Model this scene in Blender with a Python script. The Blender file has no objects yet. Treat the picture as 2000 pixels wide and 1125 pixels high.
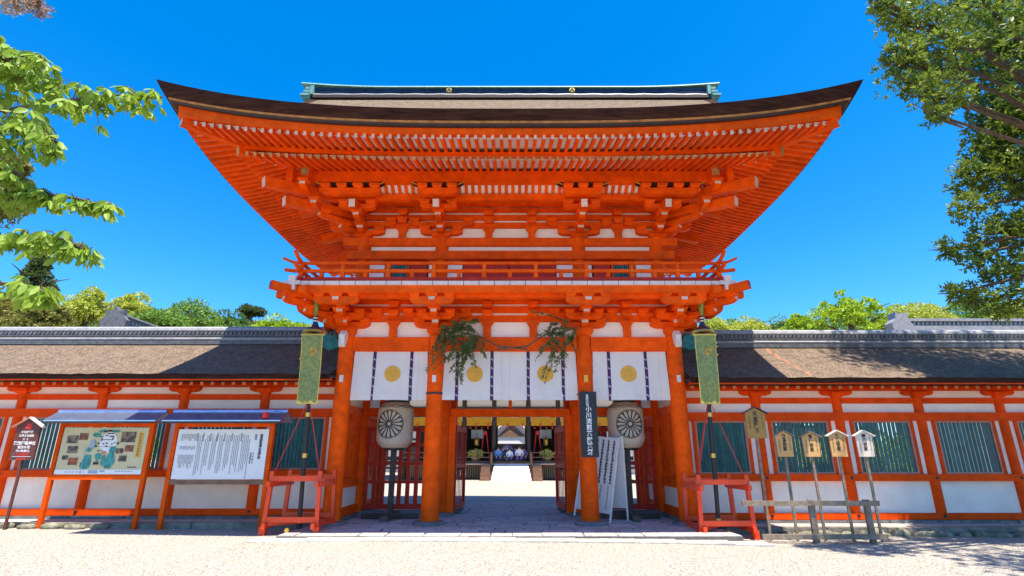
import bpy, bmesh, math, random
from mathutils import Matrix, Vector, Euler
R = math.radians
rnd = random.Random(7)
sc = bpy.context.scene
col = sc.collection

# ------------------------------------------------------------------ camera, sky, sun, exposure
CAMX, CAMH, PITCH, FPX = 0.05, 1.6, R(17.32), 1050.0
cd = bpy.data.cameras.new('camera'); cam = bpy.data.objects.new('camera', cd); col.objects.link(cam)
cd.sensor_width = 36; cd.lens = 36 * FPX / 2000; cd.clip_start = 0.1; cd.clip_end = 3000
cam.location = (CAMX, 0, CAMH); cam.rotation_euler = (R(90) + PITCH, 0, 0)
sc.camera = cam
SUN = Vector((0.17, -0.262, 1.0)).normalized()
EL = math.asin(SUN.z); AZ = math.atan2(SUN.x, SUN.y)
w = bpy.data.worlds.new('World'); sc.world = w; w.use_nodes = True
nt = w.node_tree; nt.nodes.clear()
sk = nt.nodes.new('ShaderNodeTexSky'); sk.sky_type = 'NISHITA'; sk.sun_disc = False
sk.sun_elevation = EL; sk.sun_rotation = AZ; sk.air_density = 0.9; sk.dust_density = 0.35; sk.ozone_density = 5.0
hs = nt.nodes.new('ShaderNodeHueSaturation'); hs.inputs['Saturation'].default_value = 1.38; hs.inputs['Value'].default_value = 1.0; hs.inputs['Hue'].default_value = 0.50
bg = nt.nodes.new('ShaderNodeBackground'); bg.inputs['Strength'].default_value = 0.14
wo = nt.nodes.new('ShaderNodeOutputWorld')
nt.links.new(sk.outputs[0], hs.inputs['Color']); nt.links.new(hs.outputs[0], bg.inputs[0]); nt.links.new(bg.outputs[0], wo.inputs[0])
sl = bpy.data.lights.new('sun', 'SUN'); sl.energy = 4.9; sl.angle = R(0.53); sl.color = (1.0, 0.91, 0.77)
so = bpy.data.objects.new('sun', sl); col.objects.link(so); so.rotation_euler = (-SUN).to_track_quat('-Z', 'Y').to_euler(); so.location = (5, -8, 30)
sc.view_settings.view_transform = 'Standard'; sc.view_settings.look = 'None'; sc.view_settings.gamma = 1.0
sc.view_settings.exposure = 1.15; sc.view_settings.use_curve_mapping = False
sc.cycles.max_bounces = 8; sc.cycles.diffuse_bounces = 5

# ------------------------------------------------------------------ pixel -> direction (photograph is 2000 x 1125)
CT, ST = math.cos(PITCH), math.sin(PITCH)
def ray(px, py):
    u = 562.5 - py
    return (px - 1000, FPX * CT - u * ST, FPX * ST + u * CT)
def at(px, py, y):
    r = ray(px, py); k = y / r[1]
    return Vector((CAMX + r[0] * k, y, CAMH + r[2] * k))

# ------------------------------------------------------------------ materials
MATS = {}
def mat(name, c, rough=0.6, var=0.15, scale=6.0, bump=0.0, bscale=None, metal=0.0, rand=0.0, c2=None, stretch=None, spec=0.5, trans=0.0, dirt=0.0, ramp=(0.35, 0.65)):
    m = bpy.data.materials.new(name); m.use_nodes = True; n = m.node_tree.nodes; l = m.node_tree.links
    b = n['Principled BSDF']; b.inputs['Roughness'].default_value = rough; b.inputs['Metallic'].default_value = metal
    b.inputs['Specular IOR Level'].default_value = spec
    tc = n.new('ShaderNodeTexCoord'); co = tc.outputs['Object']
    if stretch:
        mp = n.new('ShaderNodeMapping'); mp.inputs['Scale'].default_value = stretch; l.new(co, mp.inputs[0]); co = mp.outputs[0]
    no = n.new('ShaderNodeTexNoise'); no.inputs['Scale'].default_value = scale; no.inputs['Detail'].default_value = 6; no.inputs['Roughness'].default_value = 0.6; l.new(co, no.inputs['Vector'])
    rp = n.new('ShaderNodeValToRGB'); l.new(no.outputs['Fac'], rp.inputs[0])
    a = c2 or tuple(x * (1 - var) for x in c); z = c if c2 else tuple(min(1, x * (1 + var)) for x in c)
    rp.color_ramp.elements[0].position = ramp[0]; rp.color_ramp.elements[1].position = ramp[1]
    rp.color_ramp.elements[0].color = (*a, 1); rp.color_ramp.elements[1].color = (*z, 1)
    out = rp.outputs[0]
    if dirt:
        n2 = n.new('ShaderNodeTexNoise'); n2.inputs['Scale'].default_value = scale * .22; n2.inputs['Detail'].default_value = 8; n2.inputs['Roughness'].default_value = .7; l.new(co, n2.inputs['Vector'])
        r2 = n.new('ShaderNodeValToRGB'); r2.color_ramp.elements[0].position = .45; r2.color_ramp.elements[1].position = .72
        r2.color_ramp.elements[0].color = (1, 1, 1, 1); r2.color_ramp.elements[1].color = (1 - dirt,) * 3 + (1,); l.new(n2.outputs['Fac'], r2.inputs[0])
        mm = n.new('ShaderNodeMix'); mm.data_type = 'RGBA'; mm.blend_type = 'MULTIPLY'; mm.inputs[0].default_value = 1; l.new(out, mm.inputs[6]); l.new(r2.outputs[0], mm.inputs[7]); out = mm.outputs[2]
    if rand:
        oi = n.new('ShaderNodeObjectInfo'); mr = n.new('ShaderNodeMapRange'); mr.inputs[3].default_value = 1 - rand; mr.inputs[4].default_value = 1 + rand; l.new(oi.outputs['Random'], mr.inputs[0])
        h = n.new('ShaderNodeHueSaturation'); l.new(mr.outputs[0], h.inputs['Value']); l.new(out, h.inputs['Color']); out = h.outputs[0]
    l.new(out, b.inputs['Base Color'])
    if bump:
        n3 = n.new('ShaderNodeTexNoise'); n3.inputs['Scale'].default_value = bscale or scale * 4; n3.inputs['Detail'].default_value = 5; l.new(co, n3.inputs['Vector'])
        bp = n.new('ShaderNodeBump'); bp.inputs['Strength'].default_value = bump; bp.inputs['Distance'].default_value = 0.03; l.new(n3.outputs['Fac'], bp.inputs['Height']); l.new(bp.outputs[0], b.inputs['Normal'])
    if trans:
        tr = n.new('ShaderNodeBsdfTranslucent'); l.new(out, tr.inputs[0]); mx = n.new('ShaderNodeMixShader'); mx.inputs[0].default_value = trans
        l.new(b.outputs[0], mx.inputs[1]); l.new(tr.outputs[0], mx.inputs[2]); l.new(mx.outputs[0], n['Material Output'].inputs[0])
    MATS[name] = m
    return m
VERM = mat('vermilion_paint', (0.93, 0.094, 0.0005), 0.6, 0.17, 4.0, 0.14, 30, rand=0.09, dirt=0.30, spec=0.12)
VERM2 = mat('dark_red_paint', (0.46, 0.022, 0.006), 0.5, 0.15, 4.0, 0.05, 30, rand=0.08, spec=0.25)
REDSTAND = mat('red_lacquer', (0.78, 0.055, 0.008), 0.32, 0.10, 5.0, 0.04, 40)
OCHRE = mat('ochre_end_paint', (0.46, 0.28, 0.09), 0.7, 0.25, 9.0, rand=0.2)
WHITEEND = mat('white_end_paint', (0.74, 0.66, 0.58), 0.7, 0.12, 9.0)
ENDP = mat('bracket_end_paint', (0.66, 0.50, 0.40), 0.7, 0.12, 9.0, rand=0.1)
TANEND = mat('tan_end_paint', (0.60, 0.44, 0.33), 0.7, 0.15, 9.0, rand=0.15)
BOARD = mat('pink_white_boards', (0.74, 0.60, 0.53), 0.7, 0.08, 6.0, rand=0.06)
PLASTER = mat('white_plaster', (0.89, 0.785, 0.67), 0.85, 0.06, 2.0, 0.05, 25, dirt=0.12)
SOFFIT = mat('white_soffit', (0.84, 0.80, 0.74), 0.85, 0.05, 3.0)
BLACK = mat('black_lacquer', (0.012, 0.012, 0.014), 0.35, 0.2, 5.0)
FASCIA = mat('dark_fascia', (0.030, 0.018, 0.014), 0.6, 0.3, 8.0)
BARK = mat('cypress_bark', (0.27, 0.20, 0.145), 0.95, 0.3, 17.0, 1.0, 34, c2=(0.10, 0.072, 0.054), spec=0.1, dirt=0.45)
BARKEDGE = mat('bark_edge', (0.070, 0.032, 0.024), 0.95, 0.3, 5.0, 0.8, 18, c2=(0.028, 0.012, 0.010), stretch=(.35, .35, 5), spec=0.1)
BARKLIP = mat('bark_lip', (0.40, 0.17, 0.05), 0.9, 0.3, 6.0)
COPPER = mat('blue_black_copper', (0.018, 0.035, 0.065), 0.35, 0.4, 4.0, 0.1, 8, metal=0.3)
VERDI = mat('verdigris', (0.12, 0.30, 0.29), 0.6, 0.25, 6.0)
GOLD = mat('gold', (0.80, 0.50, 0.10), 0.38, 0.1, 10.0, metal=0.75)
GOLDCLOTH = mat('gold_print', (0.74, 0.38, 0.04), 0.6, 0.06, 10.0)
CLOTH = mat('white_cloth', (0.89, 0.85, 0.79), 0.85, 0.03, 3.0, 0.15, 5, trans=0.25)
PURPLE = mat('purple_strip', (0.060, 0.012, 0.085), 0.8, 0.1, 20)
TILE = mat('grey_tile', (0.115, 0.115, 0.12), 0.5, 0.3, 8.0, 0.2, 30, rand=0.25)
TILEHI = mat('pale_tile', (0.30, 0.30, 0.31), 0.5, 0.2, 6.0, 0.1, 20)
STONE = mat('paving_stone', (0.42, 0.38, 0.36), 0.8, 0.2, 5.0, 0.4, 30, rand=0.16)
STONED = mat('base_stone', (0.16, 0.155, 0.15), 0.85, 0.25, 6.0, 0.5, 25, rand=0.1)
KERB = mat('kerb_stone', (0.42, 0.39, 0.35), 0.85, 0.2, 5.0, 0.4, 25, rand=0.12)
MOSSROCK = mat('mossy_rock', (0.30, 0.27, 0.20), 0.9, 0.3, 7.0, 0.8, 20, c2=(0.10, 0.11, 0.06), rand=0.15)
JOINT = mat('joint_mortar', (0.12, 0.11, 0.10), 0.95, 0.2, 10)
SLAT = mat('dark_green_slat', (0.04, 0.15, 0.14), 0.5, 0.2, 6.0, rand=0.2)
OLDWOOD = mat('weathered_wood', (0.30, 0.235, 0.17), 0.85, 0.25, 4.0, 0.35, 20, c2=(0.17, 0.125, 0.085), stretch=(3, 3, 3))
NEWWOOD = mat('pale_wood', (0.62, 0.34, 0.12), 0.7, 0.15, 5.0, stretch=(1, 1, 8), rand=0.1)
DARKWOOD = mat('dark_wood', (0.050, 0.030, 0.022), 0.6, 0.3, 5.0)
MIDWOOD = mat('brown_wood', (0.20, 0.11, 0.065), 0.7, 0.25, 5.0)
SIGNBROWN = mat('brown_sign', (0.115, 0.032, 0.026), 0.55, 0.08, 5.0)
SIGNWHITE = mat('white_board', (0.80, 0.80, 0.79), 0.45, 0.02, 3.0)
SIGNCREAM = mat('cream_board', (0.60, 0.53, 0.30), 0.35, 0.05, 3.0)
INK = mat('ink', (0.02, 0.02, 0.02), 0.7, 0.05)
WHITEINK = mat('white_ink', (0.85, 0.85, 0.84), 0.7, 0.02)
REDINK = mat('red_ink', (0.75, 0.03, 0.02), 0.6, 0.05)
TEALINK = mat('teal_print', (0.03, 0.27, 0.25), 0.5, 0.4, 14.0)
BLUEINK = mat('grey_blue_print', (0.30, 0.40, 0.50), 0.5, 0.1)
PHOTO1 = mat('photo_print', (0.26, 0.17, 0.11), 0.4, 0.3, 9.0, c2=(0.035, 0.028, 0.024), ramp=(.42, .58))
PHOTO2 = mat('photo_print_warm', (0.42, 0.10, 0.03), 0.4, 0.3, 9.0, c2=(0.06, 0.035, 0.03), ramp=(.42, .58))
STEEL = mat('blue_steel_roof', (0.42, 0.56, 0.80), 0.24, 0.10, 3.0, metal=0.85)
PAPER = mat('lantern_paper', (0.70, 0.60, 0.47), 0.8, 0.05, 6.0, trans=0.25)
BROCADE = mat('green_brocade', (0.27, 0.29, 0.075), 0.4, 0.3, 14.0, c2=(0.18, 0.215, 0.05), ramp=(.46, .54))
GREENLAC = mat('green_lacquer', (0.20, 0.22, 0.02), 0.12, 0.2, 5.0)
ROPE = mat('red_cord', (0.62, 0.05, 0.04), 0.8, 0.05)
TEALCARVE = mat('teal_carving', (0.02, 0.16, 0.16), 0.5, 0.4, 12)
BROWNBARK = mat('tree_bark', (0.11, 0.075, 0.05), 0.95, 0.3, 8.0, 0.7, 14)
def leafmat(name, c, c2, tr=0.4, scale=1.2):
    return mat(name, c, 0.5, 0.3, scale, c2=c2, trans=tr, spec=0.35, ramp=(.3, .7))
GRAVEL = mat('pale_gravel', (0.47, 0.425, 0.365), 0.95, 0.15, 26.0, 1.0, 36, c2=(0.17, 0.152, 0.13), spec=0.15, dirt=0.12, ramp=(.36, .56))
PEB = mat('pebble', (0.55, 0.51, 0.45), 0.9, 0.25, 40.0, c2=(0.16, 0.14, 0.12), ramp=(.40, .60))

# ------------------------------------------------------------------ mesh building
WM = {}
class MB:
    def __init__(s): s.v = []; s.f = []; s.m = []; s.sm = False
    def add(s, vs, fs, mi=0):
        b = len(s.v); s.v += [tuple(q) for q in vs]; s.f += [tuple(b + i for i in f) for f in fs]; s.m += ([mi] * len(fs) if isinstance(mi, int) else mi)
        return s
    def box(s, x0, x1, y0, y1, z0, z1, mi=0):
        v = [(x0, y0, z0), (x1, y0, z0), (x1, y1, z0), (x0, y1, z0), (x0, y0, z1), (x1, y0, z1), (x1, y1, z1), (x0, y1, z1)]
        return s.add(v, [(0, 3, 2, 1), (4, 5, 6, 7), (0, 1, 5, 4), (1, 2, 6, 5), (2, 3, 7, 6), (3, 0, 4, 7)], mi)
    def bar(s, p, q, w_, h_, up=(0, 0, 1), endmi=None, mi=0, endq=None):
        p = Vector(p); q = Vector(q); d = (q - p).normalized(); up = Vector(up)
        sd = d.cross(up)
        if sd.length < 1e-4: sd = d.cross(Vector((0, 1, 0)))
        sd.normalize(); u = sd.cross(d).normalized()
        v = []
        for c in (p, q):
            for a, b in ((-1, -1), (1, -1), (1, 1), (-1, 1)): v.append(c + sd * a * w_ / 2 + u * b * h_ / 2)
        ms = [endmi if endmi is not None else mi, endq if endq is not None else (endmi if endmi is not None else mi)] + [mi] * 4
        return s.add(v, [(3, 2, 1, 0), (4, 5, 6, 7), (0, 1, 5, 4), (1, 2, 6, 5), (2, 3, 7, 6), (3, 0, 4, 7)], ms)
    def cyl(s, p, q, r0, r1=None, n=12, mi=0):
        r1 = r0 if r1 is None else r1
        p = Vector(p); q = Vector(q); d = (q - p).normalized(); a = d.orthogonal().normalized(); b = d.cross(a)
        v = []
        for c, r in ((p, r0), (q, r1)):
            for i in range(n):
                t = 2 * math.pi * i / n; v.append(c + a * math.cos(t) * r + b * math.sin(t) * r)
        fs = [(i, (i + 1) % n, n + (i + 1) % n, n + i) for i in range(n)] + [tuple(range(n - 1, -1, -1)), tuple(range(n, 2 * n))]
        return s.add(v, fs, mi)
    def tube(s, pts, rs, n=6, mi=0):
        pts = [Vector(p) for p in pts]
        if not isinstance(rs, (list, tuple)): rs = [rs] * len(pts)
        v = []; a = None
        for i, p in enumerate(pts):
            d = (pts[min(i + 1, len(pts) - 1)] - pts[max(i - 1, 0)]).normalized()
            a = d.orthogonal().normalized() if a is None else (a - d * a.dot(d)).normalized()
            b = d.cross(a)
            for k in range(n):
                t = 2 * math.pi * k / n; v.append(p + (a * math.cos(t) + b * math.sin(t)) * rs[i])
        fs = []
        for i in range(len(pts) - 1):
            for k in range(n): fs.append((i * n + k, i * n + (k + 1) % n, (i + 1) * n + (k + 1) % n, (i + 1) * n + k))
        fs += [tuple(range(n - 1, -1, -1)), tuple(range((len(pts) - 1) * n, len(pts) * n))]
        return s.add(v, fs, mi)
    def lathe(s, c, prof, n=20, mi=0):
        c = Vector(c); v = []
        for r, z in prof:
            for i in range(n):
                t = 2 * math.pi * i / n; v.append(c + Vector((r * math.cos(t), r * math.sin(t), z)))
        fs = []
        for j in range(len(prof) - 1):
            for i in range(n): fs.append((j * n + i, j * n + (i + 1) % n, (j + 1) * n + (i + 1) % n, (j + 1) * n + i))
        fs += [tuple(range(n - 1, -1, -1)), tuple(range((len(prof) - 1) * n, len(prof) * n))]
        return s.add(v, fs, mi)
    def prism(s, poly, o, d, wd, mi=0, endmi=None):
        """poly: (distance along d, z) points, extruded +-wd/2 across d. endmi: material of faces at largest distance."""
        o = Vector(o); d = Vector(d).normalized(); sd = Vector((-d.y, d.x, 0)); n = len(poly)
        v = [o + d * a + Vector((0, 0, z)) + sd * (k * wd / 2) for k in (-1, 1) for a, z in poly]
        fs = [tuple(range(n)), tuple(range(2 * n - 1, n - 1, -1))]; ms = [mi, mi]; mxa = max(a for a, z in poly)
        for i in range(n):
            j = (i + 1) % n; fs.append((i, n + i, n + j, j))
            ms.append(endmi if endmi is not None and poly[i][0] > mxa - 1e-4 and poly[j][0] > mxa - 1e-4 else mi)
        return s.add(v, fs, ms)
    def masu(s, o, d, z0, z1, wd, mi=0):
        """bearing block: tapered lower half"""
        o = Vector(o); d = Vector(d).normalized(); sd = Vector((-d.y, d.x, 0)); zm = z0 + (z1 - z0) * .42; v = []
        for k, z in ((.66, z0), (1, zm), (1, z1)):
            for a, b in ((-1, -1), (1, -1), (1, 1), (-1, 1)): v.append(Vector((o.x, o.y, z)) + d * a * wd / 2 * k + sd * b * wd / 2 * k)
        fs = [(3, 2, 1, 0), (8, 9, 10, 11)]
        for j in (0, 4):
            for i in range(4): fs.append((j + i, j + (i + 1) % 4, j + 4 + (i + 1) % 4, j + 4 + i))
        return s.add(v, fs, mi)
    def grid(s, fn, nu, nv, mi=0):
        v = [fn(i / nu, j / nv) for j in range(nv + 1) for i in range(nu + 1)]
        return s.add(v, [(j * (nu + 1) + i, j * (nu + 1) + i + 1, (j + 1) * (nu + 1) + i + 1, (j + 1) * (nu + 1) + i) for j in range(nv) for i in range(nu)], mi)
    def mesh(s, name, mats, smooth=False):
        me = bpy.data.meshes.new(name); me.from_pydata(s.v, [], s.f)
        for m in (mats if isinstance(mats, (list, tuple)) else [mats]): me.materials.append(m)
        if any(s.m): me.polygons.foreach_set('material_index', s.m)
        if not s.f: pass
        me.validate()
        if smooth:
            me.polygons.foreach_set('use_smooth', [True] * len(me.polygons))
            me.set_sharp_from_angle(angle=R(40))
        me.update(); return me
    def build(s, name, mats, parent=None, smooth=False, fix=True):
        me = s.mesh(name, mats, smooth)
        if fix:
            bm = bmesh.new(); bm.from_mesh(me); bmesh.ops.recalc_face_normals(bm, faces=bm.faces); bm.to_mesh(me); bm.free()
        return put(name, me, parent)
def put(name, me, parent=None, M=None):
    o = bpy.data.objects.new(name, me); col.objects.link(o); M = M or Matrix.Identity(4); WM[o] = M
    if parent is not None:
        o.parent = parent; o.matrix_parent_inverse = WM[parent].inverted()
    o.matrix_basis = M
    return o
def thing(name, loc, label, cat, group=None):
    o = put(name, None, None, Matrix.Translation(loc)); o.empty_display_size = .2
    return tag(o, label, cat, group)
def tag(o, label, cat, group=None):
    o['label'] = label; o['category'] = cat
    if group: o['group'] = group
    return o
def struct(o): o['kind'] = 'structure'; return o
def stuff(o): o['kind'] = 'stuff'; return o
def T(x, y, z, rz=0, s=None):
    M = Matrix.Translation((x, y, z)) @ Matrix.Rotation(rz, 4, 'Z')
    return M @ Matrix.Diagonal((*s, 1)) if s else M

def text(name, chars, size, M, m, parent, spacing=1.0, vertical=True, shear=0.0, bold=0.0):
    """writing as flat mesh: local x right, local y up, M places it"""
    cu = bpy.data.curves.new(name, 'FONT'); cu.body = '\n'.join(chars) if vertical else chars
    cu.size = size; cu.align_x = 'CENTER'; cu.align_y = 'TOP'; cu.space_line = spacing; cu.resolution_u = 2; cu.offset = bold; cu.shear = shear
    t = bpy.data.objects.new(name, cu); col.objects.link(t)
    dg = bpy.context.evaluated_depsgraph_get(); me = bpy.data.meshes.new_from_object(t.evaluated_get(dg))
    bpy.data.objects.remove(t); bpy.data.curves.remove(cu)
    me.materials.clear(); me.materials.append(m)
    return put(name, me, parent, M)
FACE = Matrix(((1, 0, 0, 0), (0, 0, -1, 0), (0, 1, 0, 0), (0, 0, 0, 1)))    # local xy plane -> world xz plane, facing -y
def face_at(x, y, z): return Matrix.Translation((x, y, z)) @ FACE
def glyph_marks(mb, x, ztop, n, s, y, pitch=1.15, rr=None, fat=1.0):
    """unreadable small characters: a few strokes each, in a column"""
    rr = rr or rnd
    for i in range(n):
        zc = ztop - i * s * pitch
        for k in range(3):
            h = s * rr.uniform(.08, .16) * fat; z = zc - s * (.15 + .3 * k) ; a = s * rr.uniform(.25, .5); b = s * rr.uniform(.25, .5)
            mb.add([(x - a, y, z), (x + b, y, z), (x + b, y, z + h), (x - a, y, z + h)], [(0, 1, 2, 3)])
        q = rr.uniform(-.25, .25) * s; t = s * .07 * fat
        mb.add([(x + q - t, y, zc - s * .95), (x + q + t, y, zc - s * .95), (x + q + t, y, zc), (x + q - t, y, zc)], [(0, 1, 2, 3)])

# ================================================================== GROUND
def gz(x): return -0.12 - 0.008 * max(-16, min(16, x)) + .06 * max(0, 1 - (abs(x) / 5.6) ** 4)
g = MB()
xs = [-900, -200, -60, -16, -11, -8] + [i * .7 for i in range(-9, 10)] + [8, 11, 16, 60, 200, 900]; ys = [-300, -40, 0, 12, 30, 70, 200, 1200]
for y in ys:
    for x in xs: g.v.append((x, y, gz(x)))
n_ = len(xs)
for j in range(len(ys) - 1):
    for i in range(n_ - 1): g.f.append((j * n_ + i, j * n_ + i + 1, (j + 1) * n_ + i + 1, (j + 1) * n_ + i)); g.m.append(0)
ground = struct(g.build('gravel_ground', GRAVEL))
pb = MB()
for i in range(24000):
    y = 7.8 + 5.2 * rnd.random() ** 1.2; x = rnd.uniform(-1, 1) * (y * 1.02 + .3)
    if y > 11.9 and abs(x) < 5.3: continue
    s = rnd.uniform(.007, .020); a = rnd.uniform(0, 6.28); c, d = math.cos(a), math.sin(a); z = gz(x); k = rnd.uniform(.6, 1)
    v = [(x + s * c, y + s * d, z), (x - s * d * k, y + s * c * k, z), (x - s * c, y - s * d, z), (x + s * d * k, y - s * c * k, z), (x, y, z + s * .75)]
    pb.add(v, [(0, 1, 4), (1, 2, 4), (2, 3, 4), (3, 0, 4)])
ff = MB(); ff.add([(-900, -300, gz(-900) + .02), (900, -300, gz(900) + .02), (900, 3.5, gz(900) + .02), (-900, 3.5, gz(-900) + .02)], [(0, 1, 2, 3)])  # unseen dark sheet under the camera, added to cut bounce onto upper wall
for q in ((-900, -24, 3.5, 1200), (24, 900, 3.5, 1200), (-24, 24, 62, 1200)): ff.add([(q[0], q[2], .04 if q[0] < 0 else -.2), (q[1], q[2], .04 if q[0] < 0 else -.2), (q[1], q[3], .04 if q[0] < 0 else -.2), (q[0], q[3], .04 if q[0] < 0 else -.2)], [(0, 1, 2, 3)])
struct(ff.build('forest_floor_and_bounce_sheet', mat('dark_ground', (0.10, 0.085, 0.05), 0.95, 0.3, 3.0, 0.5, 20), None, fix=False))
o = stuff(pb.build('gravel_pebbles', PEB, fix=False)); tag(o, 'loose pale pebbles scattered over the gravel forecourt', 'gravel')

# gate floor: flagstones with recessed joints
YF, YM, YB = 14.24, 16.35, 18.46
fl = MB(); fl.box(-4.9, 4.9, 12.32, 20.6, -0.3, -0.022)
floor = struct(fl.build('stone_floor', JOINT))
y = 12.33; cnt = 0
while y < 20.5:
    d = rnd.uniform(.36, .52) if y < 17 else rnd.uniform(.55, .8); d = min(d, 20.58 - y); x = -4.88 + rnd.uniform(-.2, 0)
    while x < 4.85:
        wd = rnd.uniform(.45, .9) * (1 if y < 17 else 1.5); x1 = min(x + wd, 4.88); x0 = max(x, -4.88)
        if x1 - x0 > .12:
            j = [rnd.uniform(-.022, .022) for _ in range(8)]; h = rnd.uniform(-.008, .003); e = .012
            pts = [(x0 + e + j[0], y + e + j[1]), (x1 - e + j[2], y + e + j[3]), (x1 - e + j[4], y + d - e + j[5]), (x0 + e + j[6], y + d - e + j[7])]
            cx = sum(p[0] for p in pts) / 4; cy = sum(p[1] for p in pts) / 4
            m = MB(); top = [(cx + (p[0] - cx) * .965, cy + (p[1] - cy) * .965, h) for p in pts]
            m.add([(p[0], p[1], -.03) for p in pts] + [(p[0], p[1], h - .008) for p in pts] + top, [(8, 9, 10, 11)] + [(a, (a + 1) % 4, 4 + (a + 1) % 4, 4 + a) for a in range(4)] + [(4 + a, 4 + (a + 1) % 4, 8 + (a + 1) % 4, 8 + a) for a in range(4)])
            m.build('flagstone', STONE, floor); cnt += 1
        x += wd
    y += d
x = -5.3
while x < 5.3:
    wd = rnd.uniform(.8, 1.3); x1 = min(5.3, x + wd)
    MB().box(x + .006, x1 - .006, 11.80 + rnd.uniform(-.01, .01), 12.31, -.35, gz(x) + .018 + rnd.uniform(-.004, .004)).build('kerb_stone', KERB, floor)
    x = x1

# ================================================================== GATE
CXS = (-4.2, -1.97, 1.97, 4.2)       # upper storey
LXS = (-4.38, -1.97, 1.97, 4.38)     # lower storey
UW = 14.35                       # upper wall plane
gate = thing('shrine_gate', (0, YM, 0), 'two-storeyed vermilion shrine gate with sweeping cypress bark roof', 'gate')
for y in (YF, YM, YB):
    for x in LXS:
        c = MB()
        if y == YF: c.cyl((x, y, .05), (x, y, 4.66), .225, .205, 24)
        elif y == YM: c.cyl((x, y, .05), (x, y, 4.66), .21, .2, 18)
        else: c.cyl((x, y, .05), (x, y, 4.66), .2, .2, 14)
        co = c.build('column', VERM, gate, True)
        b = MB(); b.lathe((x, y, 0), [(.40, -.02), (.40, .04), (.36, .075), (.25, .085)], 8 if y != YF else 24); b.build('column_base', STONED, co)
        if y == YF:
            MB().box(x - .05, x + .05, y - .235, y - .205, 3.42, 3.60).build('paper_charm', GOLDCLOTH if x == 1.97 else WHITEEND, co)
    if y == YF:
        pass
bnd = MB(); bnd.cyl((-1.97, YF, 3.12), (-1.97, YF, 3.17), .228, .228, 24); bnd.build('black_band', BLACK, gate)

def hbeam(name, x0, x1, y0, y1, z0, z1, m=VERM, parent=None): return MB().box(x0, x1, y0, y1, z0, z1).build(name, m, parent or gate)
# head beams, front / middle / back and sides
for y in (YF, YM, YB):
    for a, b in ((-4.38, -1.97), (-1.97, 1.97), (1.97, 4.38)):
        hbeam('head_beam', a + .19, b - .19, y - .12, y + .12, 4.27, 4.63)
for sx in (-4.38, 4.38):
    for a, b in ((YF, YM), (YM, YB)): hbeam('head_beam', sx - .12, sx + .12, a + .19, b - .19, 4.27, 4.63)
# carved nosings beside the outer columns
for s in (-1, 1):
    n = MB(); n.prism([(0, 4.38), (.12, 4.66), (.42, 4.72), (.62, 4.60), (.60, 4.44), (.45, 4.36), (.30, 4.28)], (s * 4.54, YF, 0), (s, 0, 0), .2)
    n.build('beam_nosing', TEALCARVE, gate)
    n = MB(); n.prism([(.2, 4.70), (.40, 4.74), (.52, 4.62), (.50, 4.36), (.42, 4.30), (.30, 4.42)], (s * 4.38, YF, 0), (0, -1, 0), .15); n.build('beam_nosing', WHITEEND, gate)
# lower frieze: plaster, struts, rows of beams
def frieze(yw, rows, zp0, zp1, struts, x0=-4.2, x1=4.2, name='plaster_panel'):
    xs_ = sorted([x0, x1] + list(CXS[1:3]) + list(struts))
    for a, b in zip(xs_[:-1], xs_[1:]): hbeam(name, a, b - .004, yw - .02, yw + .05, zp0, zp1, PLASTER)
    hbeam('plaster_wall', x0, x1, yw - .015, yw + .05, zp1 + .002, rows[-1][1] + .05, PLASTER)
    for z0, z1 in rows: hbeam('frieze_beam', x0 - .55, x1 + .55, yw - .065, yw + .06, z0, z1 - .02)
    for x in struts:
        m = MB(); m.prism([(-.10, zp0), (.10, zp0), (.10, zp1 - .14), (.17, zp1 - .02), (.17, zp1 + .03), (-.17, zp1 + .03), (-.17, zp1 - .02), (-.10, zp1 - .14)], (x, yw - .06, 0), (1, 0, 0), .14)
        so_ = m.build('strut', VERM, gate)
        for (a0, a1), (b0, b1) in zip(rows[:-1], rows[1:]):
            k = MB(); k.masu((x, yw - .09, 0), (1, 0, 0), a1 - .07, b0 + .05, .27); k.build('bearing_block', VERM, so_)
LROWS = [(5.06, 5.26), (5.31, 5.51), (5.56, 5.72)]
frieze(YF, LROWS, 4.635, 5.05, (-3.15, -.62, .62, 3.15), -4.38, 4.38)
UROWS = [(7.86, 8.06), (8.11, 8.30), (8.36, 8.52)]
frieze(UW, UROWS, 7.54, 7.855, (-3.1, -.62, .62, 3.1))
# side friezes so that the gate is closed from the side
for s in (-1, 1):
    for rows, x_, ya, yb in ((LROWS, 4.38, YF, YB), (UROWS, 4.15, UW, 2 * YM - UW)):
        hbeam('plaster_wall', s * x_ - .03, s * x_ + .03, ya + .06, yb - .06, rows[0][0] - .43, rows[-1][1] + .04, PLASTER)
        for z0, z1 in rows: hbeam('frieze_beam', s * x_ - .09, s * x_ + .09, ya - .1, yb + .5, z0, z1 - .003)
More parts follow.
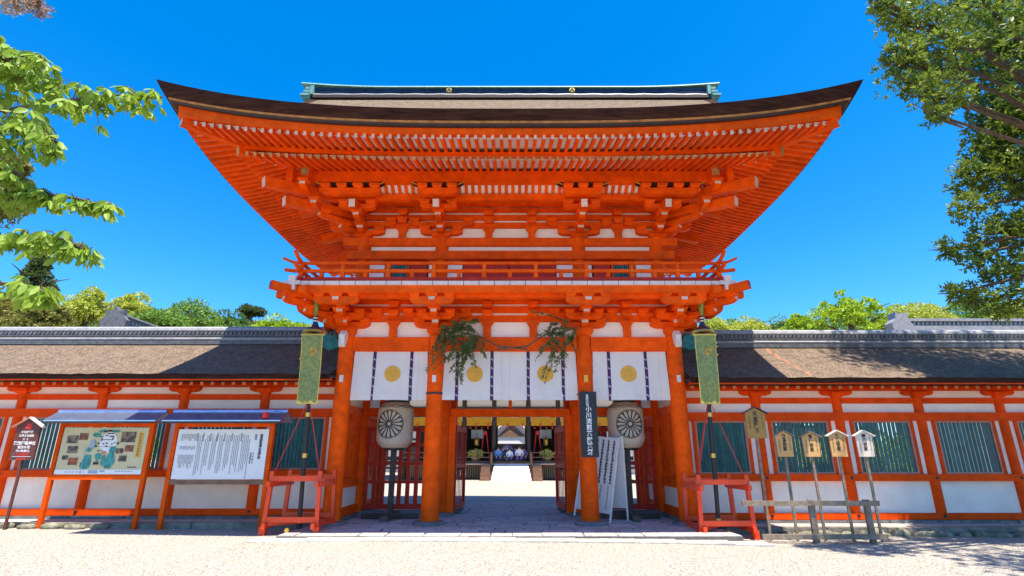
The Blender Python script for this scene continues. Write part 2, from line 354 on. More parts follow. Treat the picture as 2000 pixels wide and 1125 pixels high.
# upper storey body
for x in CXS: MB().cyl((x * .99, UW, 5.75), (x * .99, UW, 7.55), .19, .19, 16).build('upper_column', VERM, gate, True)
hbeam('head_beam', -4.75, 4.75, UW - .13, UW + .1, 7.30, 7.535)
hbeam('lintel_beam', -4.6, 4.6, UW - .24, UW + .05, 6.86, 7.10)
hbeam('floor_sill', -4.5, 4.5, UW - .20, UW + .05, 5.78, 5.95)
for a, b in ((-4.0, -2.12), (-1.8, 1.8), (2.12, 4.0)):
    hbeam('plaster_panel', a, b, UW - .02, UW + .04, 7.102, 7.298, PLASTER)
for x0, x1, k in ((-3.98, -3.55, 0), (-3.52, -2.85, 1), (-2.82, -2.35, 2), (-2.3, -2.12, 0), (-1.8, -1.35, 0), (-1.32, -.05, 2), (-.02, 1.28, 2), (1.31, 1.8, 0), (2.12, 2.3, 0), (2.35, 2.82, 2), (2.85, 3.52, 1), (3.55, 3.98, 0)):
    if k == 0: hbeam('plaster_panel', x0, x1, UW - .02, UW + .04, 5.952, 6.858, PLASTER)
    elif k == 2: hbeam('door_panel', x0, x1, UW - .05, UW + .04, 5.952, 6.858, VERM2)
    else:
        f = MB(); f.box(x0, x1, UW - .06, UW + .02, 6.10, 6.17).box(x0, x1, UW - .06, UW + .02, 6.78, 6.857).box(x0, x0 + .05, UW - .06, UW + .02, 6.172, 6.778).box(x1 - .05, x1, UW - .06, UW + .02, 6.172, 6.778).box(x0, x1, UW - .02, UW + .04, 5.952, 6.098)
        wn = f.build('window', VERM, gate); hbeam('backing', x0 + .052, x1 - .052, UW + .02, UW + .04, 6.172, 6.778, BLACK, wn)
        for i in range(9):
            xx = x0 + .09 + i * (x1 - x0 - .18) / 8; hbeam('slat', xx - .018, xx + .018, UW - .045, UW - .01, 6.175, 6.775, SLAT, wn)
for s in (-1, 1): hbeam('side_wall', s * 4.15 - .05, s * 4.15 + .05, UW + .06, 2 * YM - UW, 5.95, 7.44, PLASTER)
hbeam('rear_wall', -4.1, 4.1, 2 * YM - UW - .05, 2 * YM - UW + .05, 4.7, 8.5, PLASTER)
hbeam('gate_ceiling', -4.25, 4.25, YF + .14, YB - .14, 4.66, 4.72, MIDWOOD)

# brackets
def hij(L, z0, z1):               # bracket arm profile symmetrical about 0
    h = z1 - z0
    return [(-L, z1), (-L, z0 + .55 * h), (-L * .93, z0 + .28 * h), (-L * .78, z0 + .05 * h), (-L * .68, z0), (L * .68, z0), (L * .78, z0 + .05 * h), (L * .93, z0 + .28 * h), (L, z0 + .55 * h), (L, z1)]
def fwd(d0, d1, z0, z1):
    h = z1 - z0
    return [(d0, z0), (d1 - .24, z0), (d1 - .12, z0 + .08 * h), (d1 - .04, z0 + .3 * h), (d1, z0 + .5 * h), (d1, z1), (d0, z1)]
S2 = math.sqrt(2)
def bracket(o, d, kind, diag=False, lateral=True, big=True):
    d = Vector(d).normalized(); sd = Vector((-d.y, d.x, 0)); k = S2 if diag else 1; o = Vector((*o, 0))
    if kind == 'low': zb, zt = 4.66, 4.88; steps = [(.50, 4.86, 5.02), (.90, 5.06, 5.21), (1.30, 5.26, 5.42)]
    else: zb, zt = 7.53, 7.63; steps = [(.55, 7.61, 7.745), (1.0, 7.79, 7.93)]
    m = MB()
    if big: m.masu(o - d * .02, d, zb, zt, .50)
    else: m.masu(o + d * .05, d, zb + .02, zt - .005, .3)
    root = m.build('bracket_set', VERM, gate)
    if lateral:
        for i, (L, za, zc) in enumerate(((.60, steps[0][1] + .015, steps[0][2] + .01), (.92, steps[0][2] + .13, steps[0][2] + .27))):
            MB().prism(hij(L, za, zc), o + d * .10, sd, .17 - .004 * i).build('bracket_arm', VERM, root)
            for q in (-1, 1): MB().masu(o + d * .105 + sd * q * (L - .14), d, zc - .002, zc + .105, .29).build('bearing_block', VERM, root)
    for i, (dd, z0, z1) in enumerate(steps):
        MB().prism(fwd(-.1, dd * k, z0, z1), o, d, .165 - i * .004, endmi=1).build('bracket_arm', [VERM, ENDP], root)
        MB().masu(o + d * (dd * k - .13), d, z1 + .001, z1 + .10, .30).build('bearing_block', VERM, root)
        if lateral and kind == 'low':
            L = (.5, .5, .56)[i]
            if i: MB().prism(hij(L, z0 - .01, z1 + .012), o + d * (steps[i][0] - .12 if i == 2 else steps[0][0] - .12), sd, .14).build('bracket_arm', VERM, root)
            if i:
                for q in (-1, 1): MB().masu(o + d * (steps[i][0] - .12 if i == 2 else steps[0][0] - .12) + sd * q * (L - .12), d, z1 + .013, z1 + .10, .26).build('bearing_block', VERM, root)
    if kind == 'up':
        front_ = abs(d.y) > .9
        if not diag:
            if front_: MB().bar(o + d * .1 + Vector((0, 0, 8.36)), o + d * 1.42 + Vector((0, 0, 8.0)), .165, .21, endq=1).build('tail_rafter', [VERM, ENDP], root)
            else: MB().bar(o + d * .1 + Vector((0, 0, 8.75)), o + d * 1.95 + Vector((0, 0, 8.36)), .2, .28).build('tail_rafter', VERM, root)
        if lateral and front_:
            cor = abs(o.x) > 3; sg = 1 if o.x > 0 else -1; off = Vector((sg * .12, 0, 0)) if cor else Vector((0, 0, 0))
            for dd, z0, z1, L, xs3 in ((.88, 8.055, 8.195, .50, (-.37, .37)), (1.25, 8.30, 8.49, .82 if cor else .54, (-.66, -.22, .22, .66) if cor else (-.40, 0, .40))):
                c_ = o + d * dd + (off if dd > 1 else Vector((0, 0, 0)))
                MB().prism(hij(L, z0, z1), c_, sd, .17).build('bracket_arm', VERM, root)
                for q in xs3: MB().masu(c_ + d * .01 + sd * q, d, z1 + .001, z1 + .125, .27).build('bearing_block', VERM, root)
            L = .92 if cor else .70
            MB().prism([(-L, 8.655), (-L + .09, 8.60), (-L + .2, 8.575), (L - .2, 8.575), (L - .09, 8.60), (L, 8.655)], o + d * 1.25 + off, sd, .17).build('black_bearer', BLACK, root)
            for q in (-1, 1): MB().bar(o + d * 1.338 + off + sd * q * L + Vector((0, 0, 8.65)), o + d * 1.338 + off + sd * q * (L - .14) + Vector((0, 0, 8.585)), .012, .022, up=(0, 0, 1)).build('bearer_edge', GOLDCLOTH, root)
    return root
for x in LXS: bracket((x, YF), (0, -1, 0), 'low')
for x in CXS: bracket((x, UW), (0, -1, 0), 'up')
for s in (-1, 1):
    bracket((s * 4.38, YF), (s, -1, 0), 'low', diag=True, lateral=False, big=False)
    bracket((s * 4.2, UW), (s, -1, 0), 'up', diag=True, lateral=False, big=False)
    for y in (YF, YM): bracket((s * 4.38, y), (s, 0, 0), 'low', lateral=True, big=(y != YF))
    for y in (UW, YM, 2 * YM - UW): bracket((s * 4.2, y), (s, 0, 0), 'up', lateral=False, big=(y != UW))
    D = Vector((s, -1, 0)); o = Vector((s * 4.2, UW, 0))      # diagonal tail rafters and the short post at the corner
    MB().bar(o + Vector((0, 0, 8.22)), o + D * 1.68 + Vector((0, 0, 7.92)), .2, .24, endq=1).build('corner_tail_rafter', [VERM, ENDP], gate)
    MB().bar(o + Vector((0, 0, 8.62)), o + D * 2.08 + Vector((0, 0, 8.26)), .2, .26, endq=1).build('corner_tail_rafter', [VERM, ENDP], gate)
    MB().bar(o + D * 1.62 + Vector((0, 0, 8.48)), o + D * 1.62 + Vector((0, 0, 8.95)), .17, .17, up=(1, 0, 0)).build('corner_post', VERM, gate)
    for i, (q, z) in enumerate(((1.0, 7.98), (1.25, 8.40))): MB().prism(fwd(-.1, .48, z - .07, z + .08), (s * (4.2 + q), UW - q, 0), (0, -1, 0), .16, endmi=1).build('corner_arm', [VERM, ENDP], gate); MB().masu((s * (4.2 + q), UW - q - .36, 0), (0, -1, 0), z + .081, z + .18, .28).build('bearing_block', VERM, gate)

# purlins, small ribbed ceiling
PY, PX = UW - 1.25, 5.45
MB().bar((-PX - .35, PY, 8.825), (PX + .35, PY, 8.825), .2, .33, endmi=1).build('eave_purlin', [VERM, OCHRE], gate)
for s in (-1, 1):
    MB().bar((s * PX, PY + .11, 8.82), (s * PX, 2 * YM - PY, 8.82), .2, .33).build('eave_purlin', VERM, gate)
    n = MB(); n.prism([(0, 8.64), (.22, 8.64), (.30, 8.70), (.30, 8.98), (0, 8.98)], (s * PX, PY - .105, 0), (0, -1, 0), .2, endmi=1); n.build('purlin_nosing', [VERM, OCHRE], gate)
cv = MB(); cv.add([(-5.3, PY + .10, 8.70), (5.3, PY + .10, 8.70), (5.3, PY + .42, 8.50), (-5.3, PY + .42, 8.50)], [(0, 1, 2, 3)]); cv.build('ribbed_ceiling', SOFFIT, gate, fix=False)
x = -5.25
while x < 5.26: MB().bar((x, PY + .09, 8.675), (x, PY + .42, 8.47), .088, .035).build('ceiling_rib', VERM, gate); x += .1836
hbeam('tie_beam', -5.2, 5.2, UW - .96, UW - .80, 8.32, 8.49)
hbeam('inner_ceiling', -5.0, 5.0, UW - .79, UW - .03, 8.53, 8.56, VERM)
for s in (-1, 1):
    hbeam('side_ceiling', s * 4.83 - .55, s * 4.83 + .5, 13.7, 19.0, 8.56, 8.58, VERM)
    hbeam('tie_beam', s * 5.08 - .08, s * 5.08 + .08, 13.56, 19.1, 8.318, 8.488)

# ---- eaves: soffit boards, rafters
HW, HD = 8.12, 6.0
def rise(t, Rr): return Rr * abs(t) ** 3
def ring(profile, name, m, parent, n=44, smooth=False, closed=True):
    """sweep a profile [(e, z, R)] round the four eaves, corners curving up"""
    mb = MB()
    for side in range(4):
        H = HW if side % 2 == 0 else HD
        def P(t, e, z, r):
            if side == 0: return (t * (HW - e), YM - (HD - e), z + rise(t, r))
            if side == 2: return (-t * (HW - e), YM + (HD - e), z + rise(t, r))
            if side == 1: return (HW - e, YM + t * (HD - e), z + rise(t, r))
            return (-(HW - e), YM - t * (HD - e), z + rise(t, r))
        k = len(profile); vs = [P(-1 + 2 * i / n, *p) for i in range(n + 1) for p in profile]
        fs = [(i * k + j, i * k + (j + 1) % k, (i + 1) * k + (j + 1) % k, (i + 1) * k + j) for i in range(n) for j in range(k if closed else k - 1)]
        mb.add(vs, fs)
    o = mb.build(name, m, parent, smooth, fix=False)
    return o
def zj(e, t):      # underside of the lower rafters, e metres in from the outer edge of the eaves
    y = 10.35 + e; return 8.99 + .31 * (y - 13.1) + rise(t, .24) * max(0, min(1, (13.1 - y) / 1.3))
def zf(e, t):      # underside of the flying rafters
    y = 10.35 + e; return 8.58 + .225 * (y - 10.82) + rise(t, .44) * max(.3, min(1, 1 - (e - .47) * .35))
RH = .105; RWd = .072
sof = MB()
def eav(side, a, e):      # a = coordinate along the eave, e = distance in from the outer edge -> x, y, t
    H = HW if side in (0, 2) else HD
    t = a / (H - min(e, .35))
    if side == 0: return a, YM - (HD - e), t
    if side == 2: return -a, YM + (HD - e), t
    if side == 1: return HW - e, YM + a, t
    return -(HW - e), YM - a, t
for side in range(4):
    H = HW if side in (0, 2) else HD
    for zfun, e0, e1, off in ((zj, 1.46, 4.0, RH + .012), (zf, .52, 1.6, RH + .012)):
        def fn(u, v):
            e = e0 + (e1 - e0) * v; a = (2 * u - 1) * (H - e); x, y, t = eav(side, a, e)
            return (x, y, zfun(e, t) + off)
        sof.grid(fn, 40, 6)
soffit = sof.build('eaves', SOFFIT, gate, fix=False)
cntj = 0
for side in (0, 1, 3, 2):
    H = HW if side in (0, 2) else HD
    for tier, (zfun, eo, ei, nm) in enumerate(((zj, 1.40, 3.98, 'rafter'), (zf, .47, 1.62, 'flying_rafter'))):
        pit = .198 if side != 2 else .4; n = int((H - eo - .1) / pit); mbk = MB()
        for i in range(-n, n + 1):
            a = i * pit
            e1 = min(ei, H - abs(a) - .06)
            if e1 < eo + .12: continue
            x0, y0, t0 = eav(side, a, eo); x1, y1, t1 = eav(side, a, e1); 
            z0 = zfun(eo, t0) + RH / 2; z1 = zfun(e1, t1) + RH / 2; em = (eo + e1) / 2
            if side == 2: mbk.bar((x1, y1, z1), (x0, y0, z0), RWd, RH); continue
            m = MB(); m.bar((x1, y1, z1), (x0, y0, z0), RWd, RH, endq=1); m.build(nm, [VERM, OCHRE if tier == 0 else TANEND], soffit, fix=False)
            cntj += 1
        if side == 2: mbk.build(nm + '_row', VERM, soffit, fix=False)
# intermediate and outer eave boards
ring([(1.37, 8.685, .22), (1.62, 8.75, .20), (1.62, 8.85, .24), (1.37, 8.79, .26)], 'middle_eave_board', VERM, soffit)
ring([(.40, 8.672, .46), (.60, 8.70, .44), (.60, 8.80, .60), (.38, 8.798, .62)], 'outer_eave_board', VERM, soffit)
ring([(.27, 8.80, .62), (.62, 8.802, .61), (.62, 8.845, .62), (.25, 8.845, .63)], 'black_fascia', FASCIA, soffit)
ring([(.23, 8.847, .63), (.62, 8.847, .62), (.62, 8.884, .63), (.21, 8.884, .64)], 'bark_lip', BARKLIP, soffit)
for s in (-1, 1):     # hip rafters
    for q, (yy, dy) in enumerate(((YM - HD, 1), (YM + HD, -1))):
        def hp(e, z): return Vector((s * (HW - e), yy + dy * e, z))
        MB().bar(hp(3.9, 9.50), hp(1.36, 8.86), .2, .3, endq=1).build('hip_rafter', [VERM, OCHRE], soffit)
        MB().bar(hp(1.75, 9.02), hp(.46, 9.04), .18, .2, endq=1).build('hip_rafter', [VERM, ENDP], soffit)

# ---- bark roof
XG, ZR = 6.95, 13.75
roof_m = MB()
def zroof(v): return 9.06 + (ZR - 9.06) * (.80 * v + .20 * v * v)
def front(sgn):
    def fn(u, v):
        xm = max(HW - 5.95 * v, XG); t = 2 * u - 1; x = t * xm
        return (x, YM - sgn * (HD - 5.95 * v), zroof(v) + rise(t, .79) * (1 - min(1, v * 2.2)) ** 1.5)
    return fn
roof_m.grid(front(1), 60, 24); roof_m.grid(front(-1), 60, 24)
for s in (-1, 1):
    def fn(u, v):
        e = 1.9 * v; t = 2 * u - 1
        return (s * (HW - e), YM + t * (HD - e), 9.06 + (ZR - 9.06) * (.80 * e / 5.95) + rise(t, .79) * (1 - min(1, e / 5.95 * 2.2)) ** 1.5)
    roof_m.grid(fn, 40, 6)
roof = roof_m.build('roof', BARK, gate, True, fix=False)
ring([(.20, 8.886, .64), (.08, 8.97, .71), (0, 9.06, .79)], 'bark_edge', BARKEDGE, roof, closed=False)
for s in (-1, 1):
    g2 = MB(); pts = [(s * 6.3, YM - 4.9, 9.9), (s * 6.3, YM + 4.9, 9.9), (s * 6.3, YM, 13.6)]; g2.add(pts, [(0, 1, 2)]); g2.build('gable_wall', VERM2, roof, fix=False)
    for q in (-1, 1):
        v0 = MB(); N = 16; pts = []
        for i in range(N + 1):
            v = .36 + .64 * i / N; y_ = YM - q * (HD - 5.95 * v); z = zroof(v)
            for dx, dz in ((0, .02), (0, -.30), (-.25, -.30), (-.25, .02)): pts.append((s * (XG + .06 + dx), y_, z + dz))
        v0.add(pts, [(i * 4 + j, i * 4 + (j + 1) % 4, i * 4 + 4 + (j + 1) % 4, i * 4 + 4 + j) for i in range(N) for j in range(4)] + [(0, 1, 2, 3)]); v0.build('verge', BARKEDGE, roof)
# ridge
rg = MB(); rg.box(-6.95, 6.95, YM - .34, YM + .34, 13.60, 13.72); rg.build('ridge_base', FASCIA, roof)
rm = MB(); rm.box(-6.95, 6.95, YM - .24, YM + .24, 13.765, 14.06); ridge = rm.build('ridge', COPPER, roof)
wl = MB(); N = 60
def sweepx(prof, f, x0, x1, N):
    v = []; k = len(prof)
    for i in range(N + 1):
        x = x0 + (x1 - x0) * i / N; dz = f(x)
        for y, z in prof: v.append((x, y, z + dz))
    return v, [(i * k + j, i * k + (j + 1) % k, (i + 1) * k + (j + 1) % k, (i + 1) * k + j) for i in range(N) for j in range(k)] + [tuple(range(k)), tuple(range(N * k, N * k + k))]
wl.add(*sweepx([(YM - .33, 13.73), (YM + .33, 13.73), (YM + .31, 13.775), (YM - .31, 13.775)], lambda x: .008 * math.sin(x * 7) , -6.98, 6.98, 80)); wl.build('ridge_flashing', TILEHI, roof)
cp = MB(); cp.add(*sweepx([(YM - .32, 14.05), (YM + .32, 14.05), (YM + .29, 14.11), (YM + .12, 14.15), (YM - .12, 14.15), (YM - .29, 14.11)], lambda x: .16 * max(0, (abs(x) - 4.2) / 3.2) ** 2, -7.42, 7.42, 40)); cp.build('ridge_cap', VERDI, roof)
for z in (13.86, 13.97): MB().box(-6.94, 6.94, YM - .262, YM - .238, z, z + .03).build('ridge_moulding', COPPER, roof)
for s in (-1, 1):
    e = MB(); e.box(s * 7.0 - .06, s * 7.0 + .06, YM - .36, YM + .36, 13.74, 14.10); e.build('ridge_end', VERDI, roof)
    for i, (dx, z) in enumerate(((.16, 13.93), (.20, 13.78), (.30, 13.63))):
        r = MB(); r.box(s * (7.06 + dx / 2) - dx / 2, s * (7.06 + dx / 2) + dx / 2, YM - .38 - .03 * i, YM + .38 + .03 * i, z, z + .08); r.box(s * (7.04 + dx / 2) - dx / 2 + .02, s * (7.04 + dx / 2) + dx / 2 - .02, YM - .36, YM + .36, z - .07, z); r.build('ridge_end_moulding', VERDI, roof)
    c = MB(); c.cyl((s * 2.17, YM - .262, 13.92), (s * 2.17, YM - .33, 13.92), .105, .095, 20); cr = c.build('crest', GOLD, roof)
    for a in (90, 210, 330):
        c2 = MB()
        q = (s * 2.17 + .045 * math.cos(R(a)), YM - .331, 13.92 + .045 * math.sin(R(a))); c2.cyl(q, (q[0], q[1] - .012, q[2]), .034, .03, 10); c2.build('crest_comma', DARKWOOD, roof)

# ---- balcony
BX, BY = 5.45, 12.86
for i in range(28):
    x0 = -BX + i * (2 * BX / 28); MB().box(x0 + .008, x0 + 2 * BX / 28 - .008, BY, UW - .21, 5.70, 5.80).build('floor_board', BOARD, gate)
for s in (-1, 1):
    n = 16
    for i in range(n):
        y0 = UW - .2 + i * (4.6 / n); MB().box(min(s * 4.25, s * BX), max(s * 4.25, s * BX), y0 + .008, y0 + 4.6 / n - .008, 5.70, 5.80).build('floor_board', BOARD, gate)
hbeam('balcony_edge_beam', -5.4, 5.4, BY + .05, BY + .22, 5.52, 5.695)
hbeam('balcony_edge_beam', -5.95, 5.95, BY + .24, BY + .42, 5.44, 5.60)
hbeam('balcony_soffit', -5.35, 5.35, BY + .23, YF - .1, 5.66, 5.69, VERM)
for s in (-1, 1):
    hbeam('balcony_edge_beam', s * 5.3 - .085, s * 5.3 + .085, BY + .06, 19.6, 5.522, 5.69)
    hbeam('balcony_edge_beam', s * 5.1 - .09, s * 5.1 + .09, BY - .25, 19.6, 5.438, 5.598)
    hbeam('balcony_soffit', s * 4.8 - .4, s * 4.8 + .4, YF, 19.5, 5.66, 5.687, VERM)
    MB().bar((s * 5.0, BY + .5, 5.52), (s * 5.85, BY - .35, 5.60), .16, .2, endq=1).build('corner_beam', [VERM, VERM2], gate)
    MB().box(s * 5.47 - .09, s * 5.47 + .09, BY - .06, BY + .12, 5.56, 5.93).build('corner_bracket', BOARD, gate); MB().box(s * 5.47 - .2, s * 5.47 + .2, BY - .045, BY + .08, 5.70, 5.80).build('corner_bracket', BOARD, gate)
RY = BY + .12
def upend(x, L, k=.12): return k * max(0, (abs(x) - L) / .5) ** 2
def rail(name, z, h, wd, over, k, m=VERM):
    mb = MB(); mb.add(*sweepx([(RY - wd / 2, z - h / 2), (RY + wd / 2, z - h / 2), (RY + wd / 2, z + h / 2), (RY - wd / 2, z + h / 2)], lambda x: upend(x, 5.33, k), -5.33 - over, 5.33 + over, 48)); mb.build(name, m, gate)
    for s in (-1, 1):
        mb = MB(); v = []; N = 30
        for i in range(N + 1):
            y = RY - over + (7.0 + over) * i / N; dz = k * max(0, (RY - y) / .5) ** 2 + .004
            for a, b in ((-wd / 2, -h / 2), (wd / 2, -h / 2), (wd / 2, h / 2), (-wd / 2, h / 2)): v.append((s * 5.33 + a, y, z + b + dz))
        mb.add(v, [(i * 4 + j, i * 4 + (j + 1) % 4, i * 4 + 4 + (j + 1) % 4, i * 4 + 4 + j) for i in range(N) for j in range(4)] + [(0, 1, 2, 3)]); mb.build(name, m, gate)
rail('bottom_rail', 5.87, .10, .11, .1, 0, VERM2); rail('middle_rail', 6.10, .08, .07, .42, .05, VERM); rail('handrail', 6.31, .065, .075, .5, .14, VERM)
for x in (-5.33, -4.27, -3.1, -1.95, -.66, .66, 1.95, 3.1, 4.27, 5.33):
    po = MB().box(x - .055, x + .055, RY - .05, RY + .05, 5.922, 6.058).build('railing_post', VERM, gate); MB().box(x - .045, x + .045, RY - .04, RY + .04, 6.142, 6.275).build('handrail_block', VERM, po); MB().cyl((x, RY - .05, 6.10), (x, RY - .062, 6.10), .022, .018, 10).build('gold_stud', GOLD, po)
for x in (-4.8, -3.68, -2.5, -1.3, 0, 1.3, 2.5, 3.68, 4.8): MB().box(x - .05, x + .05, RY - .04, RY + .04, 5.922, 6.058).build('railing_strut', VERM, gate)
for s in (-1, 1):
    for y in (14.2, 15.4, 16.6, 17.8): MB().box(s * 5.33 - .05, s * 5.33 + .05, y - .05, y + .05, 5.922, 6.28).build('railing_post', VERM, gate)

# ---- lower storey: middle-row beams, lattice panels, doors, side walls
for a, b in ((-4.38, -1.97), (1.97, 4.38)):
    hbeam('lattice_lintel', a + .19, b - .19, YM - .09, YM + .09, 2.72, 2.95)
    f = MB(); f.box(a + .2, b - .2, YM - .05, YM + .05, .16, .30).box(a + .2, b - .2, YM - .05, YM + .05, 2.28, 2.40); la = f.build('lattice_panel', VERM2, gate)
    for z in (.84, 1.34, 1.86): MB().box(a + .2, b - .2, YM - .03, YM + .03, z, z + .085).build('lattice_rail', VERM2, la)
    for i in range(9):
        x = a + .25 + i * (b - a - .5) / 8; MB().box(x - .055, x + .055, YM - .042, YM + .042, .302, 2.278).build('lattice_bar', VERM2, la)
    MB().box(a + .1, b - .1, YM - .16, YM + .16, -.02, .12).build('ground_sill', STONED, gate)
hbeam('door_lintel', -1.76, 1.76, YM - .11, YM + .11, 2.70, 2.92)
hbeam('door_lintel_strut', -.05, .05, YM - .05, YM + .05, 2.922, 4.268)
for s in (-1, 1):
    hbeam('door_jamb', s * 1.70 - .09, s * 1.70 + .09, YM - .1, YM + .1, .06, 2.698)
    M = Matrix.Translation((s * 1.62, YM + .12, 0)) @ Matrix.Rotation(s * R(6), 4, 'Z')
    def P(mb): mb.v = [tuple(M @ Vector(q)) for q in mb.v]; return mb
    L = 1.5
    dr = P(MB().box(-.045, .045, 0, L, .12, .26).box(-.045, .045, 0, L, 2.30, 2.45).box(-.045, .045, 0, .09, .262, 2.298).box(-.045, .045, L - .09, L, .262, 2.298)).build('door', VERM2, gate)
    P(MB().box(-.04, .04, .09, L - .09, 1.26, 1.36)).build('door_rail', VERM2, dr)
    for i in range(6): yy = .24 + i * (L - .48) / 5; P(MB().box(-.008, .008, yy - .025, yy + .025, .262, 2.298)).build('door_slat', VERM2, dr)
    P(MB().box(-.07, .07, .6, .64, 1.2, 1.24).box(-.07, .07, .8, .84, 1.2, 1.24)).build('door_handle', BLACK, dr)
    MB().box(s * 1.75 - .28, s * 1.75 + .28, YM + .5, YM + 1.9, -.01, .05).build('door_stone', STONED, gate)
    # side walls
    for ya, yb in ((YF, YM), (YM, YB)):
        a, b = ya + .19, yb - .19; X = s * 4.38
        hbeam('side_sill', X - .09, X + .09, a, b, .10, .32); hbeam('side_panel', X - .03, X + .03, a, b, .322, .80, PLASTER)
        hbeam('side_rail', X - .08, X + .08, a, b, .802, 1.02); hbeam('side_rail', X - .08, X + .08, a, b, 2.70, 2.90)
        hbeam('side_panel', X - .03, X + .03, a, b, 2.902, 4.268, PLASTER)
        for i in range(11): yy = a + .06 + i * (b - a - .12) / 10; hbeam('side_slat', X - .04, X + .04, yy - .045, yy + .045, 1.022, 2.698)
        hbeam('side_footing', X - .14, X + .14, a, b, -.1, .098, STONED)

# ================================================================== WINGS (roofed walls on both sides of the gate)
VERMW = mat('wall_vermilion', (0.84, 0.072, 0.0005), 0.6, 0.12, 3.0, 0.10, 30, rand=0.08, dirt=0.25, spec=0.12)
REDEND = mat('rafter_end_paint', (0.50, 0.19, 0.06), 0.7, 0.2, 9.0, rand=0.2)
YW, YE, YR = 14.9, 13.88, 16.4
def wing(s, label):
    dz = .05 if s < 0 else -.05
    g_ = thing('roofed_wall', (s * 10, YR, 0), label, 'wall')
    PXS = [4.62, 6.66, 8.86, 11.06, 13.26, 15.46, 17.66]
    def bx(name, x0, x1, y0, y1, z0, z1, m=VERMW, parent=None):
        a, b = sorted((s * x0, s * x1)); return MB().box(a, b, y0, y1, z0 + dz, z1 + dz).build(name, m, parent or g_)
    for i, x in enumerate(PXS):
        if i == 0: continue
        p = MB().cyl((s * x, YW, .12 + dz), (s * x, YW, 3.30 + dz), .135, .13, 18).build('post', VERMW, g_, True)
        k = MB().masu((s * x, YW - .02, 0), (1, 0, 0), 3.16 + dz, 3.30 + dz, .36).build('bearing_block', VERMW, p)
        a = MB(); a.prism([(q[0], q[1] + dz) for q in hij(.42, 3.21, 3.33)], (s * x, YW - .05, 0), (1, 0, 0), .16); a.build('bracket_arm', VERMW, p)
        for z in (.19, 1.10): MB().cyl((s * x, YW - .135, z + dz), (s * x, YW - .165, z + dz), .045, .035, 10).build('nail_cover', BLACK, p)
        MB().cyl((s * x, YW + 3, -.2), (s * x, YW + 3, 3.3 + dz), .13, .13, 10).build('rear_post', VERMW, g_)
    for (x0, x1) in zip(PXS[:-1], PXS[1:]):
        a, b = x0 + .125, x1 - .125
        bx('sill_beam', x0 + .001, x1 - .001, YW - .145, YW + .10, .10, .25); bx('lower_panel', a, b, YW - .02, YW + .05, .252, 1.02, PLASTER)
        bx('middle_rail', x0 + .001, x1 - .001, YW - .15, YW + .1, 1.022, 1.19); bx('upper_rail', x0 + .001, x1 - .001, YW - .15, YW + .1, 2.55, 2.76)
        bx('upper_panel', a, b, YW - .02, YW + .05, 2.762, 3.00, PLASTER); bx('top_rail', a, b, YW - .07, YW + .08, 3.002, 3.15)
        bx('upper_panel', a, b, YW - .02, YW + .05, 3.152, 3.42, PLASTER)
        for e in (0, 1):
            q0, q1 = (a, a + .13) if e == 0 else (b - .13, b); bx('side_panel', q0, q1, YW - .02, YW + .05, 1.192, 2.548, PLASTER)
            q0, q1 = (a + .132, a + .21) if e == 0 else (b - .21, b - .132); bx('window_jamb', q0, q1, YW - .06, YW + .07, 1.192, 2.548)
        wa, wb = a + .212, b - .212; A, B = sorted((s * wa, s * wb))
        f = MB(); z0, z1 = 1.192 + dz, 2.548 + dz; e = .05
        f.box(A, B, YW - .05, YW + .06, z0, z0 + e).box(A, B, YW - .05, YW + .06, z1 - e, z1).box(A, A + e, YW - .05, YW + .06, z0 + e, z1 - e).box(B - e, B, YW - .05, YW + .06, z0 + e, z1 - e)
        wn = f.build('window', WFRAME, g_)
        n = 13
        for i in range(n):
            x = A + e + (i + .5) * (B - A - 2 * e) / n; r = .049
            m = MB(); m.add([(x - r, YW, z0 + e), (x, YW - r, z0 + e), (x + r, YW, z0 + e), (x, YW + r, z0 + e), (x - r, YW, z1 - e), (x, YW - r, z1 - e), (x + r, YW, z1 - e), (x, YW + r, z1 - e)], [(0, 1, 5, 4), (1, 2, 6, 5), (2, 3, 7, 6), (3, 0, 4, 7)]); m.build('slat', SLAT, wn)
    X0, X1 = 4.64, 18.0
    # eaves
    bx('eave_purlin', X0, X1, YW - .09, YW + .09, 3.34, 3.48)
    x = X0 + .1
    while x < X1 - .05:
        MB().bar((s * x, YW + .2, 3.53 + dz), (s * x, YE + .24, 3.36 + dz), .085, .10, endq=1).build('rafter', [VERMW, REDEND], g_); x += .275
    bx('eave_board', X0, X1, YE + .05, YE + .20, 3.405, 3.475)
    A, B = sorted((s * X0, s * X1))
    def zr(v): return 3.57 + (4.92 - 3.57) * (.88 * v + .12 * v * v)
    so_ = MB(); so_.grid(lambda u, v: (A + (B - A) * u, YE + .1 + 1.5 * v, 3.475 + dz + .27 * v), 2, 2); so_.build('soffit', SOFFIT, g_, fix=False)
    rm_ = MB(); N = 60
    jit = [rnd.uniform(-.016, .016) for _ in range(N + 1)]
    rm_.grid(lambda u, v: (A + (B - A) * u, YE + (YR - YE) * v, zr(v) + dz + jit[int(round(u * N))] * (1 - v)), N, 14)
    rm_.grid(lambda u, v: (A + (B - A) * u, 2 * YR - YE - (YR - YE) * v, zr(v) + dz), 8, 8)
    rf = rm_.build('roof', BARK, g_, True, fix=False)
    e_ = MB(); e_.grid(lambda u, v: (A + (B - A) * u, YE + .07 * (1 - v), 3.385 + .185 * v + dz + jit[int(round(u * N))] * v), N, 3); e_.grid(lambda u, v: (A + (B - A) * u, YE + .07 + .2 * v, 3.387 + dz), 2, 1); e_.build('bark_edge', BARKEDGE, rf, fix=False)
    # tiled ridge
    r0 = MB(); r0.box(A, B, YR - .30, YR + .30, 4.78 + dz, 4.93 + dz); r0.build('ridge_base', TILE, rf)
